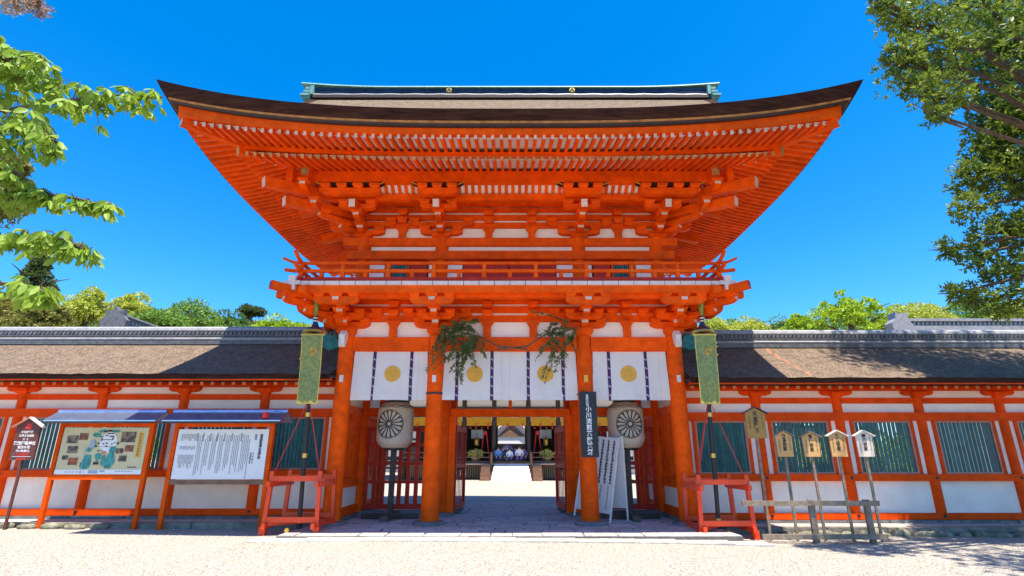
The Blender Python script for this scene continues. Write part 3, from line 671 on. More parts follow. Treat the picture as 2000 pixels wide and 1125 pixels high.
    r0 = MB(); r0.cyl((A, YR - .27, 4.95 + dz), (B, YR - .27, 4.95 + dz), .045, .045, 8); r0.build('ridge_roll', TILEHI, rf, True)
    r0 = MB(); r0.box(A, B, YR - .20, YR + .20, 4.94 + dz, 5.22 + dz); r0.build('ridge_wall', TILE, rf)
    for z, yy in ((5.04, .245), (5.19, .235)): MB().box(A, B, YR - yy, YR + yy, z + dz, z + .03 + dz).build('ridge_course', TILE, rf)
    cpm = MB(); v = []; prof = [(YR - .24, 5.225), (YR - .22, 5.30), (YR - .10, 5.37), (YR + .10, 5.37), (YR + .22, 5.30), (YR + .24, 5.225)]
    cpm.add(*sweepx([(y_, z_ + dz) for y_, z_ in prof], lambda x: 0.0, A, B, 2)); cpm.build('ridge_cap', TILEHI, rf)
    x = X0 + .1; me = None
    while x < X1:
        if me is None:
            k = MB(); k.cyl((0, 0, 0), (0, -.035, 0), .055, .05, 10); k.cyl((.03, -.034, .01), (.03, -.05, .01), .022, .02, 8); k.box(-.062, .062, -.02, .01, -.062, -.04); me = k.mesh('ridge_tile', TILE)
        put('ridge_tile', me, rf, T(s * x, YR - .205, 5.135 + dz)); x += .128
    # stone base
    st = MB(); st.box(*sorted((s * 4.95, s * 18)), 14.05, 18.2, -.4, .02 + dz); st.build('plinth', KERB, g_)
    x = 4.97
    while x < 18:
        wd = rnd.uniform(.9, 1.6); h = rnd.uniform(-.01, .01)
        bx('plinth_stone', x + .008, min(18, x + wd) - .008, 13.84 + rnd.uniform(-.015, .015), 14.048, -.4, .03 + h, KERBD); x += wd
    x = 4.8
    while x < 18:
        wd = rnd.uniform(.3, .7); bx('footing_stone', x + .006, x + wd - .006, YW - .19 + rnd.uniform(-.03, .03), YW + .1, -.1, .095 + rnd.uniform(-.012, 0), STONED); x += wd
    return g_
WFRAME = mat('window_frame_paint', (0.50, 0.20, 0.14), 0.6, 0.15, 6)
KERBD = mat('plinth_edge_stone', (0.27, 0.235, 0.19), 0.9, 0.25, 5.0, 0.6, 22, c2=(0.15, 0.13, 0.10), rand=0.12)
lw = wing(-1, 'bark roofed red and white wall behind the map board and white notice board')
rw = wing(1, 'bark roofed red and white wall behind the row of wooden name boards')
lr = MB(); lr.v = []; 
# reddish drip line of fallen copper water stains on the right roof is modelled as a shallow strip over the bark
def zrr(y): v = (y - YE) / (YR - YE); return 3.57 + 1.35 * (.88 * v + .12 * v * v) - .05
st_ = MB()
for i in range(14):
    y0 = 14.02 + i * .155; x0 = 7.83 + .05 * math.sin(i * 2.1) - i * .008; wd = .05 + .03 * rnd.random()
    st_.add([(x0 - wd, y0, zrr(y0) + .006), (x0 + wd, y0, zrr(y0) + .006), (x0 + wd * .8, y0 + .15, zrr(y0 + .15) + .006), (x0 - wd * .8, y0 + .15, zrr(y0 + .15) + .006)], [(0, 1, 2, 3)])
st_.build('drip_stain_strip', mat('drip_stain', (0.36, 0.15, 0.07), 0.9, 0.3, 20, c2=(.2, .1, .06)), rw, fix=False)
# rubble stones at the foot of the right wall and a few on the left
for i in range(34):
    x = 5.2 + i * .30 + rnd.uniform(-.08, .08) if i < 28 else -12.4 + (i - 28) * .55
    r = rnd.uniform(.10, .2); y = 13.70 + rnd.uniform(-.05, .05); b = bmesh.new(); bmesh.ops.create_icosphere(b, subdivisions=2, radius=1)
    sx, sy, sz = r * rnd.uniform(1, 1.7), r * .7, r * rnd.uniform(.5, .8); ph = rnd.uniform(0, 9)
    for v in b.verts:
        k = 1 + .16 * math.sin(v.co.x * 3.1 + ph) * math.cos(v.co.y * 2.7 + ph * 2) + .12 * math.sin(v.co.z * 4 + ph); v.co = Vector((v.co.x * sx * k + x, v.co.y * sy * k + y, v.co.z * sz * k + gz(x) + sz * .25))
    me = bpy.data.meshes.new('footing_rock'); b.to_mesh(me); b.free(); me.materials.append(MOSSROCK); me.polygons.foreach_set('use_smooth', [True] * len(me.polygons)); put('footing_rock', me, rw if x > 0 else lw)

# ================================================================== CURTAINS
def curtain(x0, x1, strips, discs, seams, label, yc=YF - .02):
    ph = rnd.uniform(0, 6)
    root = thing('curtain', ((x0 + x1) / 2, yc, 4.24), label, 'curtain', 'white crest curtains hung across the gate bays')
    Z0, Z1 = 2.98, 4.26
    def yy(x, z): k = (Z1 - z) / (Z1 - Z0); return yc + (.035 * k + .008) * math.sin(x * 5.3 + ph) + .018 * k * math.sin(x * 13 + ph * 2 + z * 2) + .01 * math.sin(z * 7 + x * 3)
    m = MB(); m.grid(lambda u, v: (x0 + (x1 - x0) * u + (.03 * (2 * u - 1)) * (1 - v), yy(x0 + (x1 - x0) * u, Z0 + (Z1 - Z0) * v), Z0 + (Z1 - Z0) * v), 50, 20)
    m.build('cloth', CLOTH, root, True, fix=False)
    for sx in strips:
        k = MB(); k.grid(lambda u, v: (sx - .042 + .084 * u, yy(sx, Z0 + (Z1 - Z0) * v) - .008, Z0 - .012 + (Z1 - Z0 + .02) * v), 1, 20); st = k.build('purple_strip', PURPLE, root, fix=False)
        for i in range(5):
            z = Z1 - .22 - i * .235; k = MB(); a = .022
            for dx, dzz in ((-.014, .012), (.014, -.01)): k.add([(sx + dx - a * .6, yy(sx, z) - .012, z + dzz), (sx + dx, yy(sx, z) - .012, z + dzz - a), (sx + dx + a * .6, yy(sx, z) - .012, z + dzz), (sx + dx, yy(sx, z) - .012, z + dzz + a)], [(0, 1, 2, 3)])
            k.build('white_knot', WHITEINK, st, fix=False)
    for dx in discs:
        k = MB(); zc = 3.66; v = [(dx, yy(dx, zc) - .014, zc)]
        for i in range(32):
            t = 2 * math.pi * i / 32; X = dx + .215 * math.cos(t); Z = zc + .215 * math.sin(t); v.append((X, yy(X, Z) - .014, Z))
        k.add(v, [(0, 1 + i, 1 + (i + 1) % 32) for i in range(32)]); d_ = k.build('gold_crest', GOLDCLOTH, root, fix=False)
        k = MB()
        for i in range(16):
            t = 2 * math.pi * i / 16; c, q = math.cos(t), math.sin(t); X, Z = dx + .19 * c, zc + .19 * q; X1, Z1_ = dx + .05 * c, zc + .05 * q; wv = .003
            k.add([(X1 - q * wv, yy(X1, Z1_) - .018, Z1_ + c * wv), (X1 + q * wv, yy(X1, Z1_) - .018, Z1_ - c * wv), (X + q * wv, yy(X, Z) - .018, Z - c * wv), (X - q * wv, yy(X, Z) - .018, Z + c * wv)], [(0, 1, 2, 3)])
        k.build('crest_petals', mat('gold_print_line', (0.5, 0.27, 0.04), .6, .05) if 'gold_print_line' not in MATS else MATS['gold_print_line'], d_, fix=False)
    for sx in seams:
        k = MB(); k.grid(lambda u, v: (sx - .006 + .012 * u, yy(sx, Z0 + (Z1 - Z0) * v) - .006, Z0 + (Z1 - Z0) * v), 1, 16); k.build('seam', WHITEEND, root, fix=False)
    k = MB(); k.bar((x0, yc, Z1 + .006), (x1, yc, Z1 + .006), .03, .03); k.build('curtain_rod', VERM, root)
curtain(-4.14, -2.2, (-3.60, -2.62), (-3.10,), (-2.42,), 'white curtain with one gold crest beside the column banded in black')
curtain(-1.74, 1.74, (-1.40, -.48, .48, 1.40), (-.93, .93), (0, -.22), 'wide white curtain with two gold crests over the central opening')
curtain(2.2, 4.14, (2.62, 3.60), (3.12,), (3.95,), 'white curtain with one gold crest above the lantern, next to the black notice board')

# ================================================================== LANTERNS
def lantern(x, y, rot, label):
    root = thing('paper_lantern', (x, y, 0), label, 'lantern', 'big paper lanterns on posts inside the gate')
    prof = []; zb, zt, rm_ = 1.80, 3.02, .495
    N = 44
    for i in range(N + 1):
        t = i / N; a = abs(2 * t - 1); r = rm_ * (1 - .34 * max(0, (a - .55) / .45) ** 2.2) + (.006 if i % 2 else -.002); prof.append((r, zb + (zt - zb) * t))
    body = MB().lathe((x, y, 0), prof, 40).build('lantern_body', PAPER, root, True)
    def rad(z): t = (z - zb) / (zt - zb); a = abs(2 * t - 1); return rm_ * (1 - .34 * max(0, (a - .55) / .45) ** 2.2) + .012
    def onl(u, z):   # u = arc distance from the crest centre
        a = -math.pi / 2 + rot + u / rm_; r = rad(z); return (x + r * math.cos(a), y + r * math.sin(a), z)
    zc = 2.42; Rr = .385; k = MB()
    def stroke(pts, wd=.0125): k.tube([onl(u, z) for u, z in pts], wd, 4)
    for i in range(16):
        t0 = 2 * math.pi * i / 16; pts = []
        hw = math.pi / 16 * .93
        for q in range(13):
            f = q / 12; 
            if f < .33: rr = .075 + (Rr - .095 - .075) * f / .33; da = -hw
            elif f > .67: rr = .075 + (Rr - .095 - .075) * (1 - f) / .33; da = hw
            else: a = (f - .33) / .34 * math.pi; rr = Rr - .095 + .085 * math.sin(a); da = -hw * math.cos(a)
            pts.append((rr * math.sin(t0 + da), zc + rr * math.cos(t0 + da)))
        stroke(pts)
        t1 = t0 + math.pi / 16; c0 = (math.sin(t1) * (Rr - .03), zc + math.cos(t1) * (Rr - .03)); stroke([(c0[0] + .026 * math.cos(j * math.pi / 4), c0[1] + .026 * math.sin(j * math.pi / 4)) for j in range(9)], .009)
    stroke([(.062 * math.cos(j * math.pi / 8), zc + .062 * math.sin(j * math.pi / 8)) for j in range(17)])
    k.build('chrysanthemum_crest', INK, body, fix=False)
    k = MB()
    for sgn in (-1, 1): k.tube([(lambda u, z: onl(u, z))(-.9 + j * .06, 2.90 + sgn * .035 * math.sin(j * .62)) for j in range(31)], .007, 4)
    for q in range(10): k.tube([onl(.70 + .005 * (q % 2), 2.75 - q * .09), onl(.72, 2.72 - q * .09)], .012, 4)
    k.build('wave_border', INK, body, fix=False)
    MB().lathe((x, y, 0), [(.26, 1.74), (.30, 1.76), (.30, 1.82), (.26, 1.83)], 24).build('bottom_ring', BLACK, root, True)
    MB().lathe((x, y, 0), [(.26, 3.0), (.31, 3.01), (.31, 3.07), (.26, 3.08)], 24).build('top_ring', BLACK, root, True)
    MB().bar((x, y, .10), (x, y, 1.74), .13, .13, up=(0, 1, 0)).build('post', DARKWOOD, root)
    MB().box(x - .13, x + .13, y - .13, y + .13, 1.48, 1.58).build('post_collar', DARKWOOD, root)
    MB().box(x - .75, x + .75, y - .09, y + .09, -.005, .13).build('base_beam', DARKWOOD, root); MB().box(x - .088, x + .088, y - .75, y + .75, -.005, .125).build('base_beam', OLDDARK, root)
OLDDARK = mat('old_dark_wood', (0.12, 0.085, 0.065), 0.8, 0.25, 5.0, 0.3, 18)
lantern(-3.20, 15.45, R(-8), 'crested paper lantern on a post beside the column banded in black')
lantern(3.22, 15.45, R(3), 'paper lantern with black chrysanthemum crest beside the leaning white notice board')

# ================================================================== NOTICE BOARD ON COLUMN, FOLDING NOTICE
nb = thing('notice_board', (1.93, YF - .24, 1.95), 'tall black notice board with white brush writing tied to a column', 'notice board')
MB().box(1.97 - .20, 1.97 + .24, YF - .275, YF - .235, 1.56, 3.17).build('board', mat('black_board', (0.014, 0.02, 0.022), .6, .15), nb)
text('date_writing', '五月六日', .078, face_at(1.97, YF - .279, 3.10), WHITEINK, nb, .95, bold=.002)
text('event_writing', '小川流煎茶献茶祭', .148, face_at(1.995, YF - .279, 2.80), WHITEINK, nb, 1.02, bold=.003)
MB().cyl((1.97, YF, 3.10), (1.97, YF, 3.13), .235, .235, 20).build('tie_cord', BLACK, nb)
af = thing('folding_notice', (2.35, 14.75, 0), 'white folding notice stand with columns of black writing behind the column', 'notice stand')
Mf = Matrix.Translation((2.05, 14.66, 0)) @ Matrix.Rotation(R(-22), 4, 'Z') @ Matrix.Rotation(R(7), 4, 'Y') @ Matrix.Rotation(R(-13), 4, 'X')
def PF(mb, M=Mf): mb.v = [tuple(M @ Vector(q)) for q in mb.v]; return mb
OFFW = mat('off_white_board', (0.62, 0.56, 0.52), .6, .05)
PF(MB().box(-.44, .44, 0, .02, .26, 2.16)).build('front_panel', OFFW, af)
for x in (-.46, .46): PF(MB().box(x - .022, x + .022, -.01, .03, .0 + (.06 if x < 0 else -.03) + .03, 2.18)).build('front_leg', WHITEEND, af)
gm = MB()
for i, (n, z, s_) in enumerate(((14, 2.08, .075), (14, 2.08, .075), (14, 2.08, .075), (20, 2.08, .05), (20, 2.05, .05), (19, 2.05, .05))): glyph_marks(gm, .35 - i * .145, z, n, s_ * 1.02, -.004, 1.05, None, 1.7)
for i, n in enumerate((10, 6, 8, 12)): glyph_marks(gm, .32 - i * .19, .92, n, .05, -.004)
stuff(PF(gm).build('small_writing', INK, af, fix=False))
Mb = Matrix.Translation((2.62, 15.2, 0)) @ Matrix.Rotation(R(-22), 4, 'Z') @ Matrix.Rotation(R(3), 4, 'X')
PF(MB().box(-.44, .44, -.02, 0, .30, 2.08), Mb).build('rear_panel', OFFW, af)
for x in (-.46, .46): PF(MB().box(x - .022, x + .022, -.03, .01, .0, 2.1), Mb).build('rear_leg', WHITEEND, af)

# ================================================================== HALBERD BANNERS ON RED STANDS
def cordpts(p, q, sag=.03): p, q = Vector(p), Vector(q); return [p.lerp(q, t) + Vector((0, 0, -sag * 4 * t * (1 - t))) for t in (0, .25, .5, .75, 1)]
def banner(s, x, y, xt, label, slabel):
    z0 = gz(x)
    sd_ = thing('banner_stand', (x, y, z0), slabel, 'stand', 'red wooden frames holding the banner poles')
    hw, hd = .54, .52
    for i, (a, b) in enumerate(((-1, -1), (1, -1), (1, 1), (-1, 1))):
        p = MB(); X, Y = x + a * hw, y + b * hd; p.bar((X + a * .05, Y + b * .02, z0 - .02), (X, Y, z0 + 1.32), 0.09, .09, up=(0, 1, 0)); lg = p.build('leg', REDSTAND, sd_)
        MB().box(X + a * .05 - .07, X + a * .05 + .07, Y + b * .02 - .07, Y + b * .02 + .07, z0 - .02, z0 + .16).build('foot', REDSTAND, lg)
    for z, e in ((.30, .03), (1.16, 0)):
        for b in (-1, 1): MB().box(x - hw - .01, x + hw + .01, y + b * hd - .045, y + b * hd + .045, z0 + z - .055, z0 + z + .055).build('rail', REDSTAND, sd_)
        for a in (-1, 1): MB().box(x + a * hw - .04, x + a * hw + .04, y - hd - .18, y + hd + .18, z0 + z - .06 - .115, z0 + z - .006 - .053).build('rail', REDSTAND, sd_)
    MB().bar((x - hw, y - hd, z0 + .2), (x + hw, y + hd, z0 + .2), .08, .07).build('brace', REDSTAND, sd_)
    root = thing('halberd_banner', (x, y, z0), label, 'banner', 'green brocade banners on halberd poles')
    bot, top = Vector((x, y, z0 + .02)), Vector((xt, y, 5.78))
    def on(z): return bot.lerp(top, (z - bot.z) / (top.z - bot.z))
    MB().tube([bot, on(2.0), on(5.0)], [.05, .05, .045], 12).build('pole', BLACK, root, True)
    for z in (.12, 1.55, 2.5): MB().cyl(on(z), on(z + .10), .058, .058, 12).build('gold_fitting', GOLD, root, True)
    t0, t1 = on(5.02), on(5.86)
    MB().tube([on(5.02), on(5.1), on(5.45), on(5.74), on(5.83), on(5.87)], [.04, .055, .095, .11, .085, .02], 14).build('spear_head', GREENLAC, root, True)
    for i in range(5): MB().cyl(on(4.83 + i * .04), on(4.868 + i * .04), .062 - (.004 if i % 2 else 0), .062 - (.004 if i % 2 else 0), 14).build('striped_binding', WHITEEND if i % 2 else BLACK, root)
    MB().cyl(on(4.98), on(5.05), .065, .05, 14).build('gold_collar', GOLD, root, True)
    MB().lathe(on(4.62), [(.26, .0), (.22, .06), (.10, .13), (.065, .22)], 6).build('cap', mat('navy_cap', (.03, .035, .07), .4) if 'navy_cap' not in MATS else MATS['navy_cap'], root)
    fr = MB()
    for i in range(40): a = i / 40 * 2 * math.pi; c = on(4.62); fr.cyl((c.x + .25 * math.cos(a), c.y + .25 * math.sin(a), c.z + .01), (c.x + .27 * math.cos(a), c.y + .27 * math.sin(a), c.z - .05), .018, .014, 5)
    fr.build('gold_fringe', GOLD, root)
    c = on(4.5); yc = y - .11; W = .255; ph = rnd.uniform(0, 6)
    def cx(z): return on(z).x + s * .0
    MB().bar((c.x - .30, y - .08, 4.52), (c.x + .30, y - .08, 4.52), .04, .04).build('cross_bar', GOLD, root)
    def Y(u, z): return yc + .02 * math.sin(u * 9 + ph) * (4.5 - z) + .015 * math.sin(z * 4 + ph)
    k = MB(); k.grid(lambda u, v: (cx(2.8 + 1.7 * v) + (u - .5) * 2 * W * (.92 + .08 * v), Y(u, 2.8 + 1.7 * v), 2.8 + 1.7 * v), 12, 24); k.build('brocade', BROCADE, root, True, fix=False)
    k = MB()
    for sd in (0, 1): k.grid(lambda u, v: (cx(2.8 + 1.7 * v) + (sd - .5) * 2 * W * (.92 + .08 * v) + (u - .5) * .02, Y(sd, 2.8 + 1.7 * v) - .003, 2.8 + 1.7 * v), 1, 24)
    k.grid(lambda u, v: (cx(2.8) + (u - .5) * 2 * W * .92, Y(u, 2.8) - .005, 2.80 + .05 * v * (1 + .6 * math.sin(u * 20))), 20, 1); k.build('gold_edging', GOLD, root, fix=False)
    e = c.x + (.06 if s < 0 else .05); em = MB(); N = 24
    ringpts = lambda rr: [(e + rr * math.cos(2 * math.pi * j / N), Y(.6, 4.1) - .012, 4.10 + rr * math.sin(2 * math.pi * j / N)) for j in range(N + 1)]
    em.tube(ringpts(.085), .010, 5); em.tube(ringpts(.042), .008, 5)
    for j in range(3): a = j * 2.1; em.tube([(e + .05 * math.cos(a), Y(.6, 4.1) - .012, 4.1 + .05 * math.sin(a)), (e + .082 * math.cos(a + .5), Y(.6, 4.1) - .012, 4.1 + .082 * math.sin(a + .5))], .012, 5)
    em.build('round_emblem', GOLD, root)
    for z, uu in ((4.42, 0), (4.2, 1), (3.9, 0), (4.3, 1), (4.0, 1)): MB().cyl((cx(z) + (uu - .5) * 2 * W, yc - .03, z), (cx(z) + (uu - .5) * 2 * W, yc - .05, z), .028, .02, 8).build('tassel_knob', GOLD, root)
    for j, (a, b) in enumerate(((-1, -1), (1, -1), (-.45, 1), (.35, 1))):
        q = (x + a * hw, y + b * hd, z0 + 1.20); k = MB().tube(cordpts(on(2.95), q, .01), .011, 5); k.build('cord', ROPE, root)
    MB().cyl((x - .02, y - hd - .1, z0 + .10), (x - .02, y - hd - .16, z0 + .10), .05, .05, 10).build('gold_knob', GOLD, sd_)
banner(-1, -4.84, 13.42, -5.02, 'green brocade banner with gold emblem on a black pole beside the white notice board', 'red frame stand beside the two sheltered notice boards')
banner(1, 4.80, 13.42, 4.95, 'green brocade banner with gold emblem on a black pole next to the wooden name boards', 'red frame stand next to the weathered rail fence')

# ================================================================== SHELTERED BOARDS (left)
def shelter(x0, x1, y, ztop, label, cat='notice board', bz0=1.14, bz1=2.32, panel=SIGNCREAM, midrail=True, roofdx=(.22, .25)):
    z0 = gz(x0); root = thing('sheltered_board', ((x0 + x1) / 2, y, z0), label, cat)
    for x in (x0, x1): MB().bar((x, y, z0 - .03), (x, y, ztop), .095, .095, up=(0, 1, 0)).build('post', VERM, root)
    MB().box(x0 + .048, x1 - .048, y - .04, y + .04, ztop - .12, ztop - .005).build('top_rail', VERM, root)
    MB().box(x0 + .048, x1 - .048, y - .045, y + .045, bz0 - .12, bz0 - .02).build('lower_rail', VERM if midrail else MIDWOOD, root)
    a, b = x0 + .07, x1 - .07
    pn = MB().box(a, b, y - .03, y + .01, bz0, bz1).build('panel', panel, root)
    rz = ztop + .02; r = MB(); A, B = x0 - roofdx[0], x1 + roofdx[1]
    r.add([(A, y - .38, rz), (B, y - .38, rz), (B, y + .02, rz + .24), (A, y + .02, rz + .24), (A, y + .42, rz), (B, y + .42, rz)] + [(A, y - .38, rz - .025), (B, y - .38, rz - .025), (B, y + .02, rz + .215), (A, y + .02, rz + .215), (A, y + .42, rz - .025), (B, y + .42, rz - .025)],
          [(0, 1, 2, 3), (3, 2, 5, 4), (6, 9, 8, 7), (9, 10, 11, 8), (0, 6, 7, 1), (4, 5, 11, 10), (0, 3, 9, 6), (3, 4, 10, 9), (1, 7, 8, 2), (2, 8, 11, 5)]); rf = r.build('roof', STEEL, root, fix=False)
    MB().cyl((A, y + .02, rz + .25), (B, y + .02, rz + .25), .03, .03, 8).build('roof_ridge', STEEL, rf, True)
    MB().box(A + .02, B - .02, y - .375, y - .355, rz - .075, rz - .027).build('roof_fascia', DARKWOOD, rf)
    return root, a, b, pn
ms, a, b, pn = shelter(-11.05, -8.82, 13.72, 2.40, 'cream picture map board with photographs under a small blue metal roof', 'map board', 1.17, 2.26)
ym = 13.72 - .034; W = b - a
def mp(u, v): return (a + u * W, 1.17 + v * 1.09)     # u right, v up
def quad(mb, u0, v0, u1, v1, y=ym - .004):
    x0, z0 = mp(u0, v0); x1, z1 = mp(u1, v1); mb.add([(x0, y, z0), (x1, y, z0), (x1, y, z1), (x0, y, z1)], [(0, 1, 2, 3)])
def blob(mb, u, v, ru, rv, n=16, j=.12, y=ym - .005):
    c = mp(u, v); pts = [(c[0] + W * ru * math.cos(t) * k, y, c[1] + 1.09 * rv * math.sin(t) * k) for t, k in [(2 * math.pi * i / n, 1 + rnd.uniform(-j, j)) for i in range(n)]]; mb.add(pts, [tuple(range(n))])
for (u0, v0, u1, v1, m_) in ((.06, .66, .19, .83, PHOTO1), (.20, .73, .30, .88, PHOTO2), (.09, .45, .21, .60, PHOTO1), (.05, .31, .12, .40, PHOTO1), (.13, .20, .24, .35, PHOTO2), (.69, .68, .86, .91, PHOTO1), (.76, .48, .86, .62, PHOTO2), (.66, .44, .745, .55, PHOTO1), (.71, .27, .80, .40, PHOTO1)):
    k = MB(); quad(k, u0, v0, u1, v1); k.build('photograph', m_, pn, fix=False)
for u, v, ru, rv in ((.345, .27, .055, .15), (.325, .19, .05, .09), (.465, .38, .04, .07), (.53, .30, .022, .12), (.615, .30, .05, .17), (.585, .22, .04, .09), (.345, .52, .03, .05), (.62, .52, .04, .07), (.40, .84, .045, .05), (.47, .92, .05, .035), (.62, .92, .05, .03)):
    bi = globals().get('bi', 0) + 1; k = MB(); blob(k, u, v, ru, rv, y=ym - .004 - bi * .0008); k.build('map_woodland', TEALINK, pn, fix=False)
k = MB(); blob(k, .375, .64, .03, .10, j=.05, y=ym - .0142); k.build('map_pond', BLUEINK, pn, fix=False)
k = MB(); blob(k, .55, .68, .10, .22, 24, .05, ym - .0035); k.build('map_precinct', SIGNWHITE, pn, fix=False)
k = MB()
for u, v, du, dv in ((.50, .92, .04, .03), (.55, .93, .05, .04), (.56, .87, .07, .02), (.46, .80, .05, .015), (.52, .83, .03, .02), (.58, .81, .06, .02), (.47, .74, .012, .07), (.60, .76, .012, .06), (.53, .735, .13, .012), (.44, .66, .03, .025), (.50, .65, .02, .025), (.54, .66, .02, .03), (.60, .64, .02, .02), (.63, .67, .02, .02), (.67, .66, .02, .05), (.42, .60, .02, .04), (.54, .60, .025, .02), (.55, .585, .20, .006), (.46, .50, .03, .02), (.50, .51, .02, .015), (.46, .23, .06, .05), (.465, .28, .03, .02)): quad(k, u - du / 2, v - dv / 2, u + du / 2, v + dv / 2, ym - .0155 - .0005 * (hash((u, v)) % 7))
stuff(k.build('map_buildings', INK, pn, fix=False))
k = MB(); quad(k, .895, .36, .945, .90); k.build('map_title_strip', GOLDCLOTH, pn, fix=False)
k = MB(); glyph_marks(k, mp(.92, 0)[0], mp(0, .87)[1], 8, .05, ym - .008, 1.35); stuff(k.build('small_writing', SIGNBROWN, pn, fix=False))
k = MB(); quad(k, 0, 0, 1, .10); k.build('map_legend', SIGNWHITE, pn, fix=False)
k = MB(); quad(k, .39, .02, .50, .085, ym - .007); quad(k, .52, .05, .58, .085, ym - .007); quad(k, .30, .0, .305, .6, ym - .007) ; k.build('legend_block', BLUEINK, pn, fix=False)
k = MB()
for j in range(6): quad(k, .12 + j * .04, .045, .15 + j * .04, .055, ym - .008); quad(k, .70 + j * .035, .06, .725 + j * .035, .07, ym - .008); quad(k, .83 + j * .018, .14, .843 + j * .018, .16, ym - .008)
stuff(k.build('small_writing', INK, pn, fix=False))
k = MB(); quad(k, .505, .475, .555, .485, ym - .021); quad(k, .51, .43, .518, .475, ym - .021); quad(k, .542, .43, .55, .475, ym - .021); quad(k, .51, .455, .55, .462, ym - .021); k.build('map_torii', REDINK, pn, fix=False)
ws, a, b, pn2 = shelter(-8.22, -5.86, 13.72, 2.40, 'white board of dense black vertical writing under a blue metal roof', 'notice board', 1.06, 2.22, SIGNWHITE, False, (.18, .32))
W = b - a
def wx(u): return a + u * W
def wz(v): return 1.06 + v * 1.16
text('title_writing', '賀茂御祖神社由緒記', .075, face_at(wx(.925), ym - .006, wz(.90)), INK, pn2, .86, bold=.002)
text('heading_writing', '御祭神', .06, face_at(wx(.865), ym - .006, wz(.90)), INK, pn2, .8); text('heading_writing', '玉依媛命', .052, face_at(wx(.857), ym - .006, wz(.53)), INK, pn2, 1.35); text('heading_writing', '賀茂建角身命', .052, face_at(wx(.83), ym - .006, wz(.53)), INK, pn2, .85)
k = MB()
for i in range(30):
    u = .80 - i * .0195
    if i in (5, 10, 14, 18, 22, 26): continue
    glyph_marks(k, wx(u), wz(.88 if i % 5 else .80), rnd.randint(24, 33), .026, ym - .006, 1.1)
for i in range(12):
    u = .205 - i * .0145; glyph_marks(k, wx(u), wz(.90), rnd.randint(4, 6), .024, ym - .006); glyph_marks(k, wx(u), wz(.66), rnd.randint(3, 4), .022, ym - .006); glyph_marks(k, wx(u), wz(.48), rnd.randint(6, 12), .024, ym - .006)
stuff(k.build('small_writing', INK, pn2, fix=False))
k = MB()
for u in (.705, .60, .52, .44, .365, .285, .22): glyph_marks(k, wx(u), wz(.92), 4, .045, ym - .006, 1.1)
stuff(k.build('heading_marks', INK, pn2, fix=False))
bl = MB(); bl.cyl((-5.95, 13.40, 2.47), (-5.95, 13.40, 2.62), .075, .06, 12); o = bl.build('red_lamp', REDINK, None, True); tag(o, 'small red beacon lamp at the end of the blue metal roof', 'lamp')

# brown sign on a pole
bs = thing('heritage_sign', (-11.78, 13.55, gz(-11.8)), 'brown gabled sign with white writing on a slender pole', 'sign')
xs_ = -11.62; yb_ = 13.42; m = MB(); m.prism([(-.285, 1.50), (.285, 1.50), (.285, 2.28), (0, 2.46), (-.285, 2.28)], (xs_, yb_, 0), (1, 0, 0), .04); m.build('panel', SIGNBROWN, bs)
for s in (-1, 1): MB().bar((xs_ - s * .0, yb_ - .02, 2.485), (xs_ + s * .37, yb_ - .02, 2.255), .11, .03).build('roof_strip', WFRAME if s < 0 else WHITEEND, bs)
MB().bar((xs_ + .0, yb_ + .03, gz(-11.8) - .02), (xs_, yb_ + .03, 1.6), .055, .04, up=(0, 1, 0)).build('pole', SIGNBROWN, bs)
yt = yb_ - .024
for t_, sz, z, m_, b_ in (('文化財愛護', .060, 2.17, WHITEINK, .001), ('世界文化遺産', .060, 2.085, WHITEINK, .001), ('国  宝', .055, 2.0, WHITEINK, 0), ('賀茂御祖神社', .088, 1.925, WHITEINK, .002), ('東西本殿', .075, 1.825, WHITEINK, .001), ('他53棟(重文)', .058, 1.735, WHITEINK, .001), ('火気厳禁', .075, 1.665, REDINK, .001), ('HITACHI', .052, 1.555, REDINK, .003)):
    text('sign_writing', t_, sz, face_at(xs_, yt, z), m_, bs, vertical=False, bold=b_)
k = MB(); k.box(xs_ - .22, xs_ + .22, yt - .001, yt + .002, 1.575, 1.583); k.build('rule_line', WHITEINK, bs)
k = MB()
for i in range(3): k.prism([(-.075 + .01 * i, 2.225 + i * .045), (.0, 2.21 + i * .045), (.075 - .01 * i, 2.225 + i * .045), (.085, 2.26 + i * .045), (0, 2.245 + i * .045), (-.085, 2.26 + i * .045)], (xs_, yt, 0), (1, 0, 0), .004)
k.build('red_emblem', REDINK, bs)

